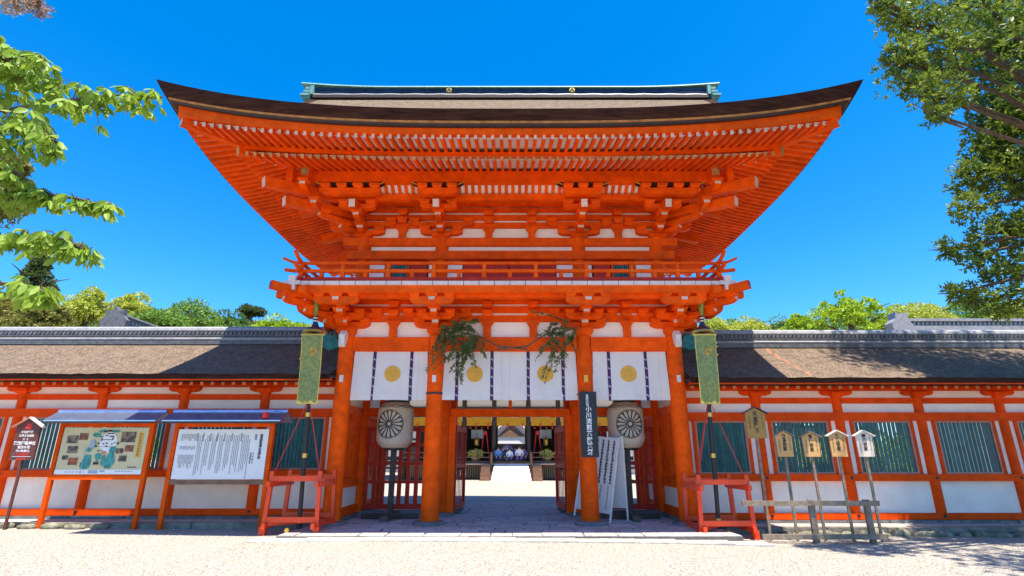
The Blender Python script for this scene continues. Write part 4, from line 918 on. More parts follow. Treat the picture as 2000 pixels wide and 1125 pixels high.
# ================================================================== NAME BOARDS AND RAIL FENCE (right)
def ztop_at(px, py, y): return at(px, py, y)
PALEW = mat('bleached_wood', (0.74, 0.60, 0.47), 0.7, 0.1, 5.0, stretch=(1, 1, 8))
WDARK = mat('amber_wood', (0.36, 0.20, 0.045), 0.65, 0.12, 5.0, stretch=(1, 1, 8))
def nameboard(px, py0, py1, wd, chars, m, roofc, label, y=12.72, csz=.095):
    p0 = at(px, py0, y); p1 = at(px + 3, py1, y); x = p0.x; zt, zb = p0.z, p1.z; z0 = gz(x)
    root = thing('name_board', (x, y, z0), label, 'name board', 'gabled wooden name boards in a row behind the rail fence')
    h = zt - zb; sh = zb + h * .80; hw = wd / 2
    k = MB(); k.prism([(-hw * .95, zb), (hw * .95, zb), (hw, sh), (0, zt), (-hw, sh)], (x, y, 0), (1, 0, 0), .028); k.build('panel', m, root)
    for s in (-1, 1): MB().bar((x, y - .01, zt + .015), (x + s * (hw + .065), y - .01, sh + .0), .09, .02).build('roof_strip', roofc, root)
    MB().bar((x + .01, y + .03, z0 - .02), (x, y + .03, zb + .1), .055, .032, up=(0, 1, 0)).build('stake', OLDWOOD, root)
    text('name_writing', chars, csz, face_at(x, y - .018, sh + .05), INK, root, 1.0, bold=.003)
    k = MB(); glyph_marks(k, x - hw * .62, sh - .06, 8, .032, y - .018, 1.15); glyph_marks(k, x + hw * .66, sh - .01, 11, .026, y - .018, 1.1); k.build('small_writing', INK, root, fix=False)['kind'] = 'stuff'
nameboard(1472, 796, 856, .46, '天皇陛下', WDARK, DARKWOOD, 'largest amber wooden board, reading four characters that end in 陛下', csz=.125)
nameboard(1528, 842, 892, .37, '秋篠宮家', NEWWOOD, OLDWOOD, 'wooden board next to the largest one, reading 秋篠宮家')
nameboard(1580, 844, 892, .37, '常陸宮家', NEWWOOD, OLDWOOD, 'middle wooden board of the row, reading 常陸宮家')
nameboard(1632, 842, 892, .37, '三笠宮家', NEWWOOD, WHITEEND, 'wooden board with pale roof strips reading 三笠宮家')
nameboard(1684, 842, 892, .37, '高円宮家', PALEW, WHITEEND, 'palest wooden board at the end of the row, reading 高円宮家')
fc = thing('rail_fence', (6.4, 12.5, -.2), 'low weathered grey rail fence in front of the name boards', 'fence')
for z, x0, x1 in ((.62, 5.0, 7.95), (-.04, 5.35, 8.0)):
    k = MB(); k.box(x0, x1, 12.40, 12.46, z - .05, z + .05); k.build('rail', OLDWOOD, fc)
for x in (6.52, 7.72): MB().bar((x, 12.50, gz(x) - .03), (x, 12.50, .69), .12, .075, up=(0, 1, 0)).build('post', OLDWOOD, fc)

# ================================================================== DANCE STAGE AND HALLS IN THE COURTYARD
YS = 40.0
PALEBLUE = mat('pale_blue_paper', (0.62, 0.74, 0.80), .7, .05)
ms_ = thing('dance_stage', (0, YS + 3.4, 0), 'dark wooden dance stage with yellow valance seen through the gate opening', 'stage')
def sb(name, x0, x1, y0, y1, z0, z1, m=DARKWOOD, parent=None): return MB().box(x0, x1, y0, y1, z0, z1).build(name, m, parent or ms_)
SX = (-7.8, -5.7, -3.5, -1.28, 1.28, 3.5, 5.7, 7.8)
for x in SX:
    for y in (YS + 1.2, YS + 6.4): MB().cyl((x, y, -.15), (x, y, 5.9), .17, .16, 12).build('post', DARKWOOD, ms_)
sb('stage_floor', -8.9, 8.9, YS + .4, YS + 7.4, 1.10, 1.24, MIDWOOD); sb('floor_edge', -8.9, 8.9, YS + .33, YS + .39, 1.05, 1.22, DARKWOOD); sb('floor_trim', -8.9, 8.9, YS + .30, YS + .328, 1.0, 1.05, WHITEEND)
for a, b in zip(SX[:-1], SX[1:]):
    if a > -1.5 and b < 1.5: continue
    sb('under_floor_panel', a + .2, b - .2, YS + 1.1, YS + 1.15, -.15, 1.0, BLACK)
    for i in range(12): x = a + .25 + i * (b - a - .5) / 11; sb('under_floor_slat', x - .04, x + .04, YS + 1.0, YS + 1.08, .05, .85, OLDWOOD)
    sb('under_floor_rail', a + .15, b - .15, YS + .98, YS + 1.09, .852, 1.0, MIDWOOD)
    for z in (1.45, 1.78): sb('stage_railing', a, b, YS + .45, YS + .52, z, z + .06, MIDWOOD)
    for x in ((a + b) / 2, a + .15): sb('stage_baluster', x - .04, x + .04, YS + .46, YS + .51, 1.24, 1.95, DARKWOOD)
for a, b in zip(SX[:-1], SX[1:]):
    sb('yellow_valance', a + .19, b - .19, YS + 1.14, YS + 1.17, 3.72, 4.33, mat('yellow_cloth', (0.80, 0.42, 0.02), .7, .1, trans=.3) if 'yellow_cloth' not in MATS else MATS['yellow_cloth'])
    for i in range(4): x = a + .45 + i * (b - a - .9) / 3; sb('red_tassel', x - .04, x + .04, YS + 1.08, YS + 1.12, 3.50, 3.92 if i % 2 else 3.62, REDINK)
    sb('frieze_panel', a + .17, b - .17, YS + 1.18, YS + 1.24, 4.48, 5.75, SIGNWHITE)
for z in (4.35, 4.95, 5.75): sb('tie_rail', -8.2, 8.2, YS + 1.06, YS + 1.30, z, z + .13, DARKWOOD)
rf = MB(); rf.grid(lambda u, v: (-10.6 + 21.2 * u + (.5 - u) * 2 * 4.2 * v, YS - 1.3 + 5.1 * v, 5.8 + 3.4 * v ** 1.15), 20, 8); rf.grid(lambda u, v: (-10.6 + 21.2 * u + (.5 - u) * 2 * 4.2 * v, YS + 8.9 - 5.1 * v, 5.8 + 3.4 * v ** 1.15), 20, 8)
for s in (-1, 1): rf.grid(lambda u, v: (s * (10.6 - 4.2 * v), YS - 1.3 + 10.2 * u + (.5 - u) * 2 * 5.1 * v, 5.8 + 3.4 * v ** 1.15), 8, 8)
so2 = rf.build('roof', BARK, ms_, fix=False); sb('roof_soffit', -10.4, 10.4, YS - 1.2, YS + 8.8, 5.70, 5.78, MIDWOOD, so2)
for a, b in zip(SX[:-1], SX[1:]):
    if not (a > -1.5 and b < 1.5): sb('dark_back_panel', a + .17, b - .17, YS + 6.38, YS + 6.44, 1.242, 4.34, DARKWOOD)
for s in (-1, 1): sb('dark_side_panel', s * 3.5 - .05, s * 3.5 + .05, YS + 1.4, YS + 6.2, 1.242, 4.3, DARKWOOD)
sb('ramp_top', -1.2, 1.2, YS + .29, YS + .327, .90, 1.0, NEWWOOD)
# white covered stair
wst = MB(); wst.add([(-1.35, YS - 1.9, .05), (1.35, YS - 1.9, .05), (1.2, YS + .28, 1.0), (-1.2, YS + .28, 1.0), (-1.35, YS - 1.9, -.08), (1.35, YS - 1.9, -.08), (1.2, YS + .28, .0), (-1.2, YS + .28, .0)], [(0, 1, 2, 3), (4, 7, 6, 5), (0, 4, 5, 1), (1, 5, 6, 2), (2, 6, 7, 3), (3, 7, 4, 0)])
wst.build('white_covered_ramp', mat('white_sheet', (.78, .78, .76), .7, .12, 3.0, stretch=(9, .3, .3)), ms_)
for s in (-1, 1):
    for i in range(4): sb('side_step', min(s * 1.5, s * 2.15), max(s * 1.5, s * 2.15), YS - .9 + i * .3, YS + .3, -.1 + .27 * i, .17 + .27 * i - .004, MIDWOOD)
    sb('stair_post', s * 1.42 - .08, s * 1.42 + .08, YS + .1, YS + .26, .0, 1.75, MIDWOOD)
sb('dark_carpet', -1.15, 1.15, YS + .405, YS + 6, 1.243, 1.262, mat('navy_carpet', (.02, .02, .05), .9))
for s in (-1, 1):
    fp = thing('potted_flowers', (s * 2.6, YS + .9, 1.24), 'yellow flower arrangement on the stage, %s' % ('near the closed lattice by the black banded column' if s < 0 else 'near the white folding notice'), 'flowers', 'flower arrangements on the stage')
    MB().lathe((s * 2.6, YS + .95, 1.24), [(.2, 0), (.3, .12), (.34, .3), (.3, .32)], 12).build('pot', mat('yellow_pot', (.55, .42, .12), .5) if 'yellow_pot' not in MATS else MATS['yellow_pot'], fp)
    fl_ = MB()
    for i in range(160):
        a = rnd.uniform(0, 6.28); r = rnd.uniform(.05, .55); c = Vector((s * 2.6 + r * math.cos(a), YS + .95 + r * .5 * math.sin(a), 1.55 + rnd.uniform(0, .5) * (1 - r * .6))); u = Vector((rnd.gauss(0, 1), rnd.gauss(0, 1), rnd.gauss(.6, .6))).normalized() * .12; w_ = u.cross(Vector((0, 1, .3))).normalized() * .06
        fl_.add([c - u, c - w_, c + u, c + w_], [(0, 1, 2, 3)])
    fl_.build('blossoms', leafmat('yellow_bloom', (.88, .78, .20), (.50, .55, .10)) if 'yellow_bloom' not in MATS else MATS['yellow_bloom'], fp, fix=False)
    tt = thing('red_trestle', (s * 1.95, YS + 1.6, 1.24), 'red tripod trestle on the stage beside %s' % ('a post, by the seated people in blue' if s < 0 else 'a post, by the seated person in white'), 'trestle', 'red trestles on the stage')
    for dx in (-.35, .35): MB().bar((s * 1.95 + dx, YS + 1.5, 1.24), (s * 1.95 + dx * .25, YS + 1.6, 3.3), .07, .05).build('leg', REDINK, tt)
    MB().box(s * 1.95 - .12, s * 1.95 + .12, YS + 1.55, YS + 1.66, 3.1, 3.35).build('head', REDINK, tt)
    hl = thing('hanging_lantern', (s * 2.62, YS + 2.2, 2.4), 'gold hanging lantern before the pale panel, %s' % ('beside the blue clothed person' if s < 0 else 'beside the purple clothed person'), 'lantern', 'gold lanterns hanging over the stage')
    MB().lathe((s * 2.62, YS + 2.2, 2.3), [(.16, 0), (.2, .1), (.2, .42), (.26, .5), (.04, .62)], 6).build('lantern_body', GOLD, hl); MB().cyl((s * 2.62, YS + 2.2, 2.9), (s * 2.62, YS + 2.2, 4.4), .015, .015, 6).build('chain', BLACK, hl)
    o = MB().box(s * 2.62 - .45, s * 2.62 + .45, YS + 2.6, YS + 2.66, 2.85, 3.5).build('pale_panel', PALEBLUE, ms_)
# white gabled gatehouse behind the stage
gh = thing('inner_gatehouse', (0, 54, 0), 'white gabled inner gatehouse roof seen through the stage', 'building')
k = MB(); k.prism([(-3.2, 2.7), (3.2, 2.7), (2.6, 3.0), (.3, 4.9), (-.3, 4.9), (-2.6, 3.0)], (0, 54, 0), (1, 0, 0), .3); k.build('gable', SIGNWHITE, gh)
k = MB(); k.prism([(-1.4, 3.35), (1.4, 3.35), (0, 4.6)], (0, 53.8, 0), (1, 0, 0), .1); k.build('gable_infill', MIDWOOD, gh)
for s in (-1, 1): MB().bar((0, 53.75, 5.05), (s * 3.4, 53.75, 2.75), .5, .16).build('bargeboard', WHITEEND, gh)
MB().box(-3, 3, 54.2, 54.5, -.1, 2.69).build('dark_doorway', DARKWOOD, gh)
# rear hall across the courtyard
rh = thing('rear_hall', (0, 58, 0), 'long white and dark timber hall closing the far side of the courtyard', 'building')
MB().box(-34, 34, 58, 58.3, -.2, 4.6).build('wall', PLASTER, rh)
for i in range(23): x = -33 + i * 3; MB().box(x - .15, x + .15, 57.9, 58.0, -.2, 4.6).build('post', DARKWOOD, rh); MB().box(x + .6, x + 2.3, 57.93, 57.99, .6, 2.9).build('dark_shutter', DARKWOOD, rh)
for z in (.3, 3.1, 4.4): MB().box(-34, 34, 57.88, 57.93, z, z + .2).build('rail', DARKWOOD, rh)
k = MB(); k.grid(lambda u, v: (-35 + 70 * u, 56.4 + 4 * v, 4.7 + 3.0 * v), 8, 3); k.build('roof', BARK, rh, fix=False)

# side halls whose roofs rise above the walls
lh = thing('left_hall', (-18, 30, 0), 'hall with tiled ridge and gable rising behind the left wall near the round trees', 'building')
k = MB(); N = 10
def slope(xr, zr_, sgn, w_, dz_, y0, y1, mb): mb.grid(lambda u, v: (xr + sgn * w_ * u, y0 + (y1 - y0) * v, zr_ - dz_ * (u ** .85)), 10, 2)
slope(-18.1, 7.35, 1, 4.0, 3.0, 24, 40, k); slope(-18.1, 7.35, -1, 4.0, 3.0, 24, 40, k); k.build('roof', TILE, lh, fix=False)
MB().box(-18.35, -17.85, 23.95, 40, 7.30, 7.75).build('ridge', TILE, lh); MB().box(-18.45, -17.75, 23.93, 40, 7.752, 7.82).build('ridge_cap', TILEHI, lh)
for i in range(34): put('ridge_tile', (lambda: MB().cyl((0, 0, 0), (.03, 0, 0), .07, .06, 8).mesh('ridge_tile', TILEHI))() if i == 0 else rt_me, lh, T(-17.85, 24.2 + i * .25, 7.55)) if i else None; rt_me = MB().cyl((0, 0, 0), (.03, 0, 0), .07, .06, 8).mesh('ridge_tile', TILEHI) if i == 0 else rt_me
k = MB(); k.prism([(-.55, 7.1), (-.62, 7.5), (-.40, 7.72), (-.42, 8.0), (-.15, 7.92), (0, 8.15), (.15, 7.92), (.42, 8.0), (.40, 7.72), (.62, 7.5), (.55, 7.1)], (-18.1, 23.9, 0), (1, 0, 0), .25); k.build('ridge_end_tile', TILE, lh)
for s in (-1, 1): k = MB(); k.tube([(-18.1 + s * 4.0 * u, 23.95, 7.40 - 3.0 * u ** .85) for u in (0, .2, .4, .6, .8, 1)], .14, 8); k.build('verge_tile', TILEHI, lh, True)
k = MB(); k.prism([(-3.6, 4.5), (3.6, 4.5), (0, 7.3)], (-18.1, 24.3, 0), (1, 0, 0), .2); k.build('gable_wall', MIDWOOD, lh); MB().box(-21.4, -14.8, 24.6, 39.8, -.2, 4.5).build('wall', PLASTER, lh)
rh2 = thing('right_hall', (26, 27, 0), 'hall with long pale tiled ridge and brown roof rising behind the right wall', 'building')
k = MB(); k.grid(lambda u, v: (17.9 + 24 * u, 24 - 3.5 * v, 6.95 - 2.6 * v ** .9), 8, 8); k.grid(lambda u, v: (17.9 + 24 * u, 24 + 3.5 * v, 6.95 - 2.6 * v ** .9), 8, 4); k.build('roof', mat('red_brown_bark', (.23, .12, .09), .95, .3, 9, .6, 26, c2=(.12, .06, .045)), rh2, fix=False)
MB().box(17.7, 42, 23.75, 24.25, 6.9, 7.22).build('ridge_base', TILEHI, rh2); MB().box(17.7, 42, 23.8, 24.2, 7.222, 7.42).build('ridge_wall', TILE, rh2); MB().box(17.6, 42, 23.7, 24.3, 7.422, 7.55).build('ridge_cap', TILEHI, rh2)
rt2 = MB().box(-.05, .05, -.03, 0, -.08, .08).mesh('ridge_tile', TILEHI)
for i in range(70): put('ridge_tile', rt2, rh2, T(17.9 + i * .2, 23.798, 7.32) @ Matrix.Rotation(R(20), 4, 'Y'))
k = MB(); k.prism([(-.45, 6.75), (-.5, 7.3), (-.3, 7.5), (-.25, 7.8), (0, 7.7), (.3, 7.8), (.25, 7.5), (.45, 7.2), (.4, 6.75)], (17.6, 23.75, 0), (1, 0, 0), .5); k.build('ridge_end_tile', TILEHI, rh2)
MB().tube([(17.6, 23.9 - 3.5 * v, 7.0 - 2.6 * v ** .9) for v in (0, .25, .5, .75, 1)], .17, 8).build('verge_tile', TILEHI, rh2, True)
MB().box(18.4, 42, 22, 26, -.3, 5.3).build('wall', PLASTER, rh2)

# ================================================================== TREES
import numpy as np
rng = np.random.default_rng(11)
def leaf_mesh(name, P, D, U, L, Wd, m, droop=0.0):
    """one mesh of pointed leaves: P base, D direction, U side, L length, Wd width (arrays)"""
    n = len(P); L = L[:, None]; Wd = Wd[:, None]
    Nn = np.cross(D, U)
    v = np.stack([P, P + D * L * .45 + U * Wd * .5 + Nn * Wd * .15, P + D * L - np.array([0, 0, droop]) * L, P + D * L * .45 - U * Wd * .5 + Nn * Wd * .15], 1).reshape(-1, 3)
    b = np.arange(n)[:, None] * 4; f = np.concatenate([b + [0, 1, 2], b + [0, 2, 3]], 1).reshape(-1)
    me = bpy.data.meshes.new(name); me.vertices.add(len(v)); me.vertices.foreach_set('co', v.astype(np.float32).ravel())
    me.loops.add(len(f)); me.loops.foreach_set('vertex_index', f.astype(np.int32)); me.polygons.add(2 * n)
    me.polygons.foreach_set('loop_start', np.arange(0, len(f), 3, dtype=np.int32)); me.polygons.foreach_set('loop_total', np.full(2 * n, 3, dtype=np.int32))
    me.materials.append(m); me.update(calc_edges=True); me.validate(); return me
def unit(a): return a / np.linalg.norm(a, axis=1, keepdims=True)
def far_crown(c, rx, ry, rz, nclump, per, leaf, clr, flat=.75, cone=False):
    Ps = []; Ds = []
    for i in range(nclump):
        d = unit(rng.normal(size=(1, 3)))[0]; d[2] = abs(d[2]) if rng.random() < .75 else d[2]; k = rng.uniform(.45, 1.0)
        if cone:
            h = rng.random(); a = rng.uniform(0, 6.283); rr = (1 - h) * .95 + .06; q = np.array([math.cos(a) * rx * rr * k, math.sin(a) * ry * rr * k, rz * (2 * h - 1)]); r = clr * (1.15 - h * .6)
        else: q = d * np.array([rx, ry, rz]) * k; r = clr * rng.uniform(.45, 1.35)
        e = unit(rng.normal(size=(per, 3))); e[:, 2] = np.where(e[:, 2] < -.2, -e[:, 2], e[:, 2])
        Ps.append(np.array(c) + q + e * r * rng.uniform(.7, 1.05, (per, 1)) * np.array([1, 1, flat])); Ds.append(unit(e + rng.normal(size=(per, 3)) * .9))
    P = np.concatenate(Ps); D = np.concatenate(Ds); U = unit(np.cross(D, rng.normal(size=D.shape))); n = len(P)
    return P, D, U, leaf * rng.uniform(.7, 1.3, n), leaf * .6 * rng.uniform(.7, 1.3, n)
LM = {'olive': leafmat('olive_leaf', (.32, .29, .06), (.14, .16, .03)), 'yellow': leafmat('yellow_green_leaf', (.60, .60, .10), (.34, .42, .05)), 'green': leafmat('green_leaf', (.26, .40, .06), (.12, .23, .035)),
      'bright': leafmat('bright_leaf', (.44, .58, .03), (.24, .38, .02)), 'dark': leafmat('dark_leaf', (.12, .17, .05), (.06, .09, .03)), 'deep': leafmat('deep_leaf', (.16, .27, .05), (.07, .14, .03))}
LW = {'olive': 'olive brown', 'yellow': 'yellow green', 'green': 'mid green', 'bright': 'feathery bright green', 'dark': 'dark', 'deep': 'deep green'}
def far_tree(px, py, wpx, kind, y, label, shape='round', per=125, group=None):
    airy = 'feathery bright' in label
    tp = at(px, py, y); x = tp.x; sc_ = y / 1000.0; rx = wpx / 2 * sc_ * 1.03; ztop = tp.z
    rz = max(rx * .8, (ztop - y * .19) / 2) if shape == 'round' else (4.3 if shape == 'cone' else rx * .62)
    root = thing('pine_tree' if shape != 'round' else 'broadleaf_tree', (x, y, 0), label, 'tree', group)
    zc = ztop - rz
    t = MB(); sw = rnd.uniform(-.6, .6); t.tube([(x, y, -.3), (x + sw * .4, y, zc * .5), (x + sw, y, zc), (x + sw * .8, y, zc + rz * .6)], [.4, .32, .24, .08], 8)
    tr = t.build('trunk', BROWNBARK, root, True)
    for i in range(7):
        a = rnd.uniform(0, 6.28); zz = zc + rnd.uniform(-.6, .5) * rz; MB().tube([(x + sw * .9, y, zz - rz * .25), (x + sw + math.cos(a) * rx * .4, y + math.sin(a) * rx * .4, zz), (x + sw + math.cos(a) * rx * .8, y + math.sin(a) * rx * .8, zz + rz * .15)], [.13, .09, .03], 5).build('limb', BROWNBARK, tr, True)
    cl = rx * (.17 if airy else .30)
    a = far_crown((x + sw * .5, y, zc), rx * .80, rx * .8, rz * .82 if shape != 'cone' else rz, int((64 if airy else 46 + 26 * max(0, rz / rx - .8)) if shape == 'round' else (95 if shape == 'cone' else 26)), (60 if airy else per), .30, cl, cone=(shape == 'cone'), flat=.75 if shape == 'round' else .45)
    put('crown', leaf_mesh('crown', *a, LM[kind]), root)
    return root
G1 = 'trees of the wood behind the walls'
FT = [(85, 500, 125, 'dark', 56, 'tall dark conifer rising above the olive trees', 'cone'), (15, 575, 110, 'olive', 50, 'olive brown broadleaf tree under the drooping cherry leaves', 'round'), (95, 580, 100, 'olive', 46, 'olive brown tree in front of the tall conifer', 'round'),
      (175, 551, 108, 'yellow', 54, 'yellow green tree taller than its yellow neighbour, behind the tiled gable', 'round'), (265, 561, 88, 'yellow', 56, 'yellow green tree between the tall yellow tree and the green mass', 'round'),
      (330, 600, 110, 'green', 50, 'mid green round tree just behind the tiled gable end', 'round'), (385, 586, 150, 'green', 58, 'broad mid green tree, largest of the green ones beyond the left wall', 'round'), (450, 612, 110, 'deep', 62, 'deep green tree before the small pine', 'round'),
      (500, 597, 52, 'dark', 66, 'small dark pine standing alone above the green canopy', 'pine'), (545, 622, 110, 'bright', 52, 'low bright green tree beside the gate brackets over the left wall', 'round'), (600, 625, 80, 'yellow', 60, 'low yellow green tree half hidden by the gate', 'round'),
      (1390, 622, 90, 'yellow', 56, 'yellow green round tree next to the right banner head', 'round'), (1452, 620, 110, 'yellow', 58, 'yellow green round tree between banner and deep green tree', 'round'), (1520, 630, 90, 'deep', 62, 'deep green low tree between the yellow tree and the feathery one', 'round'),
      (1640, 562, 165, 'bright', 44, 'tall feathery bright green tree with an upright leading twig', 'round'), (1560, 610, 90, 'bright', 48, 'low bright green tree at the foot of the feathery tree', 'round'),
      (1770, 586, 150, 'yellow', 60, 'wide yellow tree above the long tiled ridge', 'round'), (1880, 580, 130, 'green', 62, 'green tree between the wide yellow tree and the dark overhanging oak', 'round'), (1975, 585, 120, 'yellow', 58, 'yellow tree mostly behind the overhanging oak', 'round'), (1710, 615, 70, 'yellow', 52, 'low yellow tree beside the ridge end tile', 'round'),
      (720, 640, 160, 'green', 66, 'green tree seen through the bay with the plain lantern', 'round'), (1260, 640, 160, 'green', 66, 'green tree seen through the bay with the folding notice', 'round')]
FT += [(x_, (600 + i * 2.2 if i < 11 else 622) + (i * 7) % 11, 110, ('olive', 'green', 'deep', 'green')[i % 4], 70, 'low %s tree filling the wood beyond the wall with the %s' % (LW[('olive', 'green', 'deep', 'green')[i % 4]], 'map board' if x_ < 1000 else 'name boards'), 'round') for i, x_ in enumerate((-10, 50, 120, 200, 250, 300, 360, 420, 480, 540, 590, 1400, 1470, 1530, 1590, 1670, 1730, 1800, 1860, 1930, 1990))]
for px, py, wp, kd, y, lb, shp in FT: far_tree(px, py, wp, kd, y, lb, shp, group=G1)
# leading twig of the feathery tree
# hedge shrubs in the courtyard seen through the slatted windows
for i, (x, y, r_, kd) in enumerate(((-14, 22, 2.3, 'yellow'), (-11.5, 23, 2.3, 'bright'), (-9, 22.5, 2.3, 'yellow'), (7.5, 22, 2.3, 'bright'), (10.2, 22.5, 2.3, 'yellow'), (13, 22, 2.3, 'yellow'), (15.5, 23, 2.3, 'bright'))):
    lb = ['yellow green shrub behind the window next to the brown sign', 'bright shrub behind the map board window', 'yellow green shrub behind the window between both boards', 'bright shrub behind the window next to the right banner', 'yellow green shrub behind the window with middle name boards', 'yellow shrub behind the slatted window past the name boards', 'bright shrub behind the last slatted window of the right wall'][i]
    root = thing('shrub', (x, y, gz(x)), lb, 'shrub', 'shrubs in the courtyard')
    MB().cyl((x, y, gz(x) - .05), (x, y, 1.2), .08, .04, 7).build('stem', BROWNBARK, root)
    put('foliage', leaf_mesh('foliage', *far_crown((x, y, 1.3), r_ * .8, r_ * .7, 1.1, 24, 60, .16, .5), LM[kd]), root)

# ---- near right oak, overhanging the forecourt
def twig_leaves(cent, rad, n, L, per=9):
    """rosettes of leaves at twig ends inside blobs"""
    e = unit(rng.normal(size=(n, 3))); q = np.array(cent) + e * rad * rng.uniform(.35, 1.05, (n, 1)) * np.array([1, 1, .8])
    P = np.repeat(q, per, 0) + rng.normal(size=(n * per, 3)) * .025; ax = unit(e + np.array([0, 0, .35]) + rng.normal(size=(n, 3)) * .4)
    D = unit(np.repeat(ax, per, 0) * .55 + unit(rng.normal(size=(n * per, 3))) * .9); U = unit(np.cross(D, rng.normal(size=D.shape)))
    return P, D, U, L * rng.uniform(.7, 1.25, n * per), L * .36 * rng.uniform(.8, 1.2, n * per)
oak = thing('oak_tree', (15.2, 10.8, -.25), 'large evergreen oak overhanging the right side of the forecourt', 'tree')
tk = MB().tube([(15.2, 10.8, -.5), (15.1, 10.9, 2.5), (14.8, 11.2, 5.5), (14.4, 11.6, 9), (14.0, 12, 13)], [.55, .45, .38, .28, .1], 12).build('trunk', BROWNBARK, oak, True)
BL = [(1742, 28, 42, 12.6), (1800, 42, 62, 12.9), (1762, 112, 46, 12.6), (1835, 112, 72, 12.8), (1800, 170, 42, 12.4), (1850, 195, 46, 12.6), (1832, 226, 22, 12.3), (1915, 60, 85, 12.2), (1960, 150, 80, 12.4), (1985, 255, 65, 12.0), (1930, 285, 45, 12.2), (1898, 345, 42, 12.2), (1955, 360, 75, 12.3),
      (1895, 405, 38, 12.0), (1950, 455, 55, 12.0), (1995, 440, 50, 11.8), (1848, 488, 24, 11.8), (1895, 500, 32, 11.8), (1960, 535, 55, 11.9), (1868, 572, 26, 11.7), (1915, 590, 34, 11.7), (1975, 595, 40, 11.6), (1720, 5, 25, 12.4), (1945, 245, 55, 12.2), (1990, 200, 60, 12.0), (1925, 325, 45, 12.3), (1975, 310, 55, 12.1), (1870, 10, 60, 12.6), (1940, 215, 45, 12.3), (2010, 60, 90, 12.0), (2050, 200, 100, 11.8), (2060, 350, 100, 11.6), (2060, 500, 90, 11.4), (2100, 100, 110, 12), (1790, -60, 80, 12.6), (1900, -80, 110, 12.4), (2030, -80, 120, 12.2)]
parts = []
for px, py, rp, y in BL:
    if px < 1862 and py < 240 and py > -20: y -= 3.3
    c = at(px, py, y); d = (c.y * CT + (c.z - CAMH) * ST); r = rp * d / FPX
    n = int(max(18, 150 * r * r + 60 * r)); parts.append(twig_leaves(c, r, n, .135))
    mid = Vector((14.4, 11.6, c.z * .75 + 1.5)); MB().tube([mid, mid.lerp(c, .5) + Vector((0, 0, .4)), c, c.lerp(mid, -.10)], [.09, .055, .022, .008], 6).build('limb', BROWNBARK, tk, True)
    for j in range(4):
        e = Vector((rnd.gauss(0, 1), rnd.gauss(0, 1), rnd.gauss(.2, .6))).normalized() * r * .85; MB().tube([c.lerp(mid, .12), c + e * .5, c + e], [.02, .012, .005], 4).build('limb', BROWNBARK, tk, True)
for c, r in (((11.2, 8.1, 9.2), 1.6), ((10.4, 7.6, 9.6), 1.2), ((12.0, 7.4, 10.5), 1.4), ((12.6, 8.8, 8.6), 1.7), ((10.6, 9.6, 11.3), 1.2), ((13.5, 7.2, 9.6), 1.9), ((12.2, 6.6, 8.2), 1.3), ((14.5, 9.2, 10.5), 2.0), ((13.4, 12.8, 12.4), 1.7), ((12.3, 13.6, 12.9), 1.1), ((15.5, 13, 9), 2.2), ((16, 10, 13), 2.2)):
    parts.append(twig_leaves(c, r, int(110 * r * r), .15)); mid = Vector((14.6, 11.3, c[2] * .8)); MB().tube([mid, Vector(c)], [.1, .03], 6).build('limb', BROWNBARK, tk, True)
A = [np.concatenate([p[i] for p in parts]) for i in range(5)]
put('crown', leaf_mesh('crown', *A, leafmat('oak_leaf', (.28, .35, .035), (.06, .125, .02), .4, 1.1)), oak)
print('oak leaves', len(A[0]))

# ---- near left cherry: long drooping sprays
ch = thing('cherry_tree', (-9.8, 4.6, -.05), 'cherry tree reaching in with long sprays of pale drooping leaves', 'tree')
ctk = MB().tube([(-9.8, 4.6, -.3), (-9.7, 4.7, 2.0), (-9.3, 4.9, 4.0), (-9.0, 5.2, 6.0)], [.28, .22, .16, .07], 12).build('trunk', BROWNBARK, ch, True)
CLF = leafmat('cherry_leaf', (.40, .53, .07), (.16, .30, .03), .45, 7.0)
BR = [([(-160, 240), (-40, 222), (60, 208), (150, 195), (230, 186), (318, 190)], 5.2, 250, 34), ([(-120, 130), (-20, 128), (40, 108), (92, 118)], 5.0, 160, 26), ([(-140, 190), (-30, 170), (50, 150), (120, 160)], 5.3, 220, 34), ([(-120, 280), (-20, 262), (60, 248), (112, 278)], 5.0, 220, 32),
      ([(-150, 390), (-30, 380), (60, 375), (150, 388), (228, 408)], 5.2, 230, 20), ([(-120, 480), (-10, 470), (70, 462), (130, 468), (174, 495)], 5.0, 190, 20), ([(-120, 560), (-20, 552), (50, 558), (100, 575)], 4.9, 110, 18), ([(-120, 330), (-30, 320), (10, 330), (45, 345)], 5.1, 90, 24), ([(-100, 60), (-40, 90), (10, 100), (50, 130)], 5.3, 100, 28)]
LP = []; LD = []; 
for pts, y, n, spread in BR:
    P3 = [at(px, py, y + .12 * math.sin(i * 1.7)) for i, (px, py) in enumerate(pts)]
    MB().tube([Vector((-9.2, 5.0, P3[0].z * .8 + .8))] + P3, [.06] + [.028 - .022 * i / len(P3) for i in range(len(P3))], 6).build('limb', BROWNBARK, ctk, True)
    seg = len(P3) - 1
    for i in range(int(n * .36)):
        t = (rnd.random() ** .8) * seg; k = min(seg - 1, int(t)); b0 = P3[k].lerp(P3[k + 1], t - k); sp = spread * 6.3 / FPX * (1 - .55 * t / seg)
        b = b0 + Vector((rnd.gauss(0, .6), rnd.gauss(0, .9), rnd.gauss(-.1, .75))) * sp
        MB().tube([b0, b0.lerp(b, .6) + Vector((0, 0, .03)), b], [.006, .004, .003], 4).build('twig', BROWNBARK, ctk)
        for j in range(rnd.randint(4, 7)):
            a_ = rnd.uniform(0, 6.28); d = Vector((math.cos(a_) * .75, math.sin(a_) * .75, -rnd.uniform(.35, 1.3))).normalized(); LP.append(b + d * .015); LD.append(d)
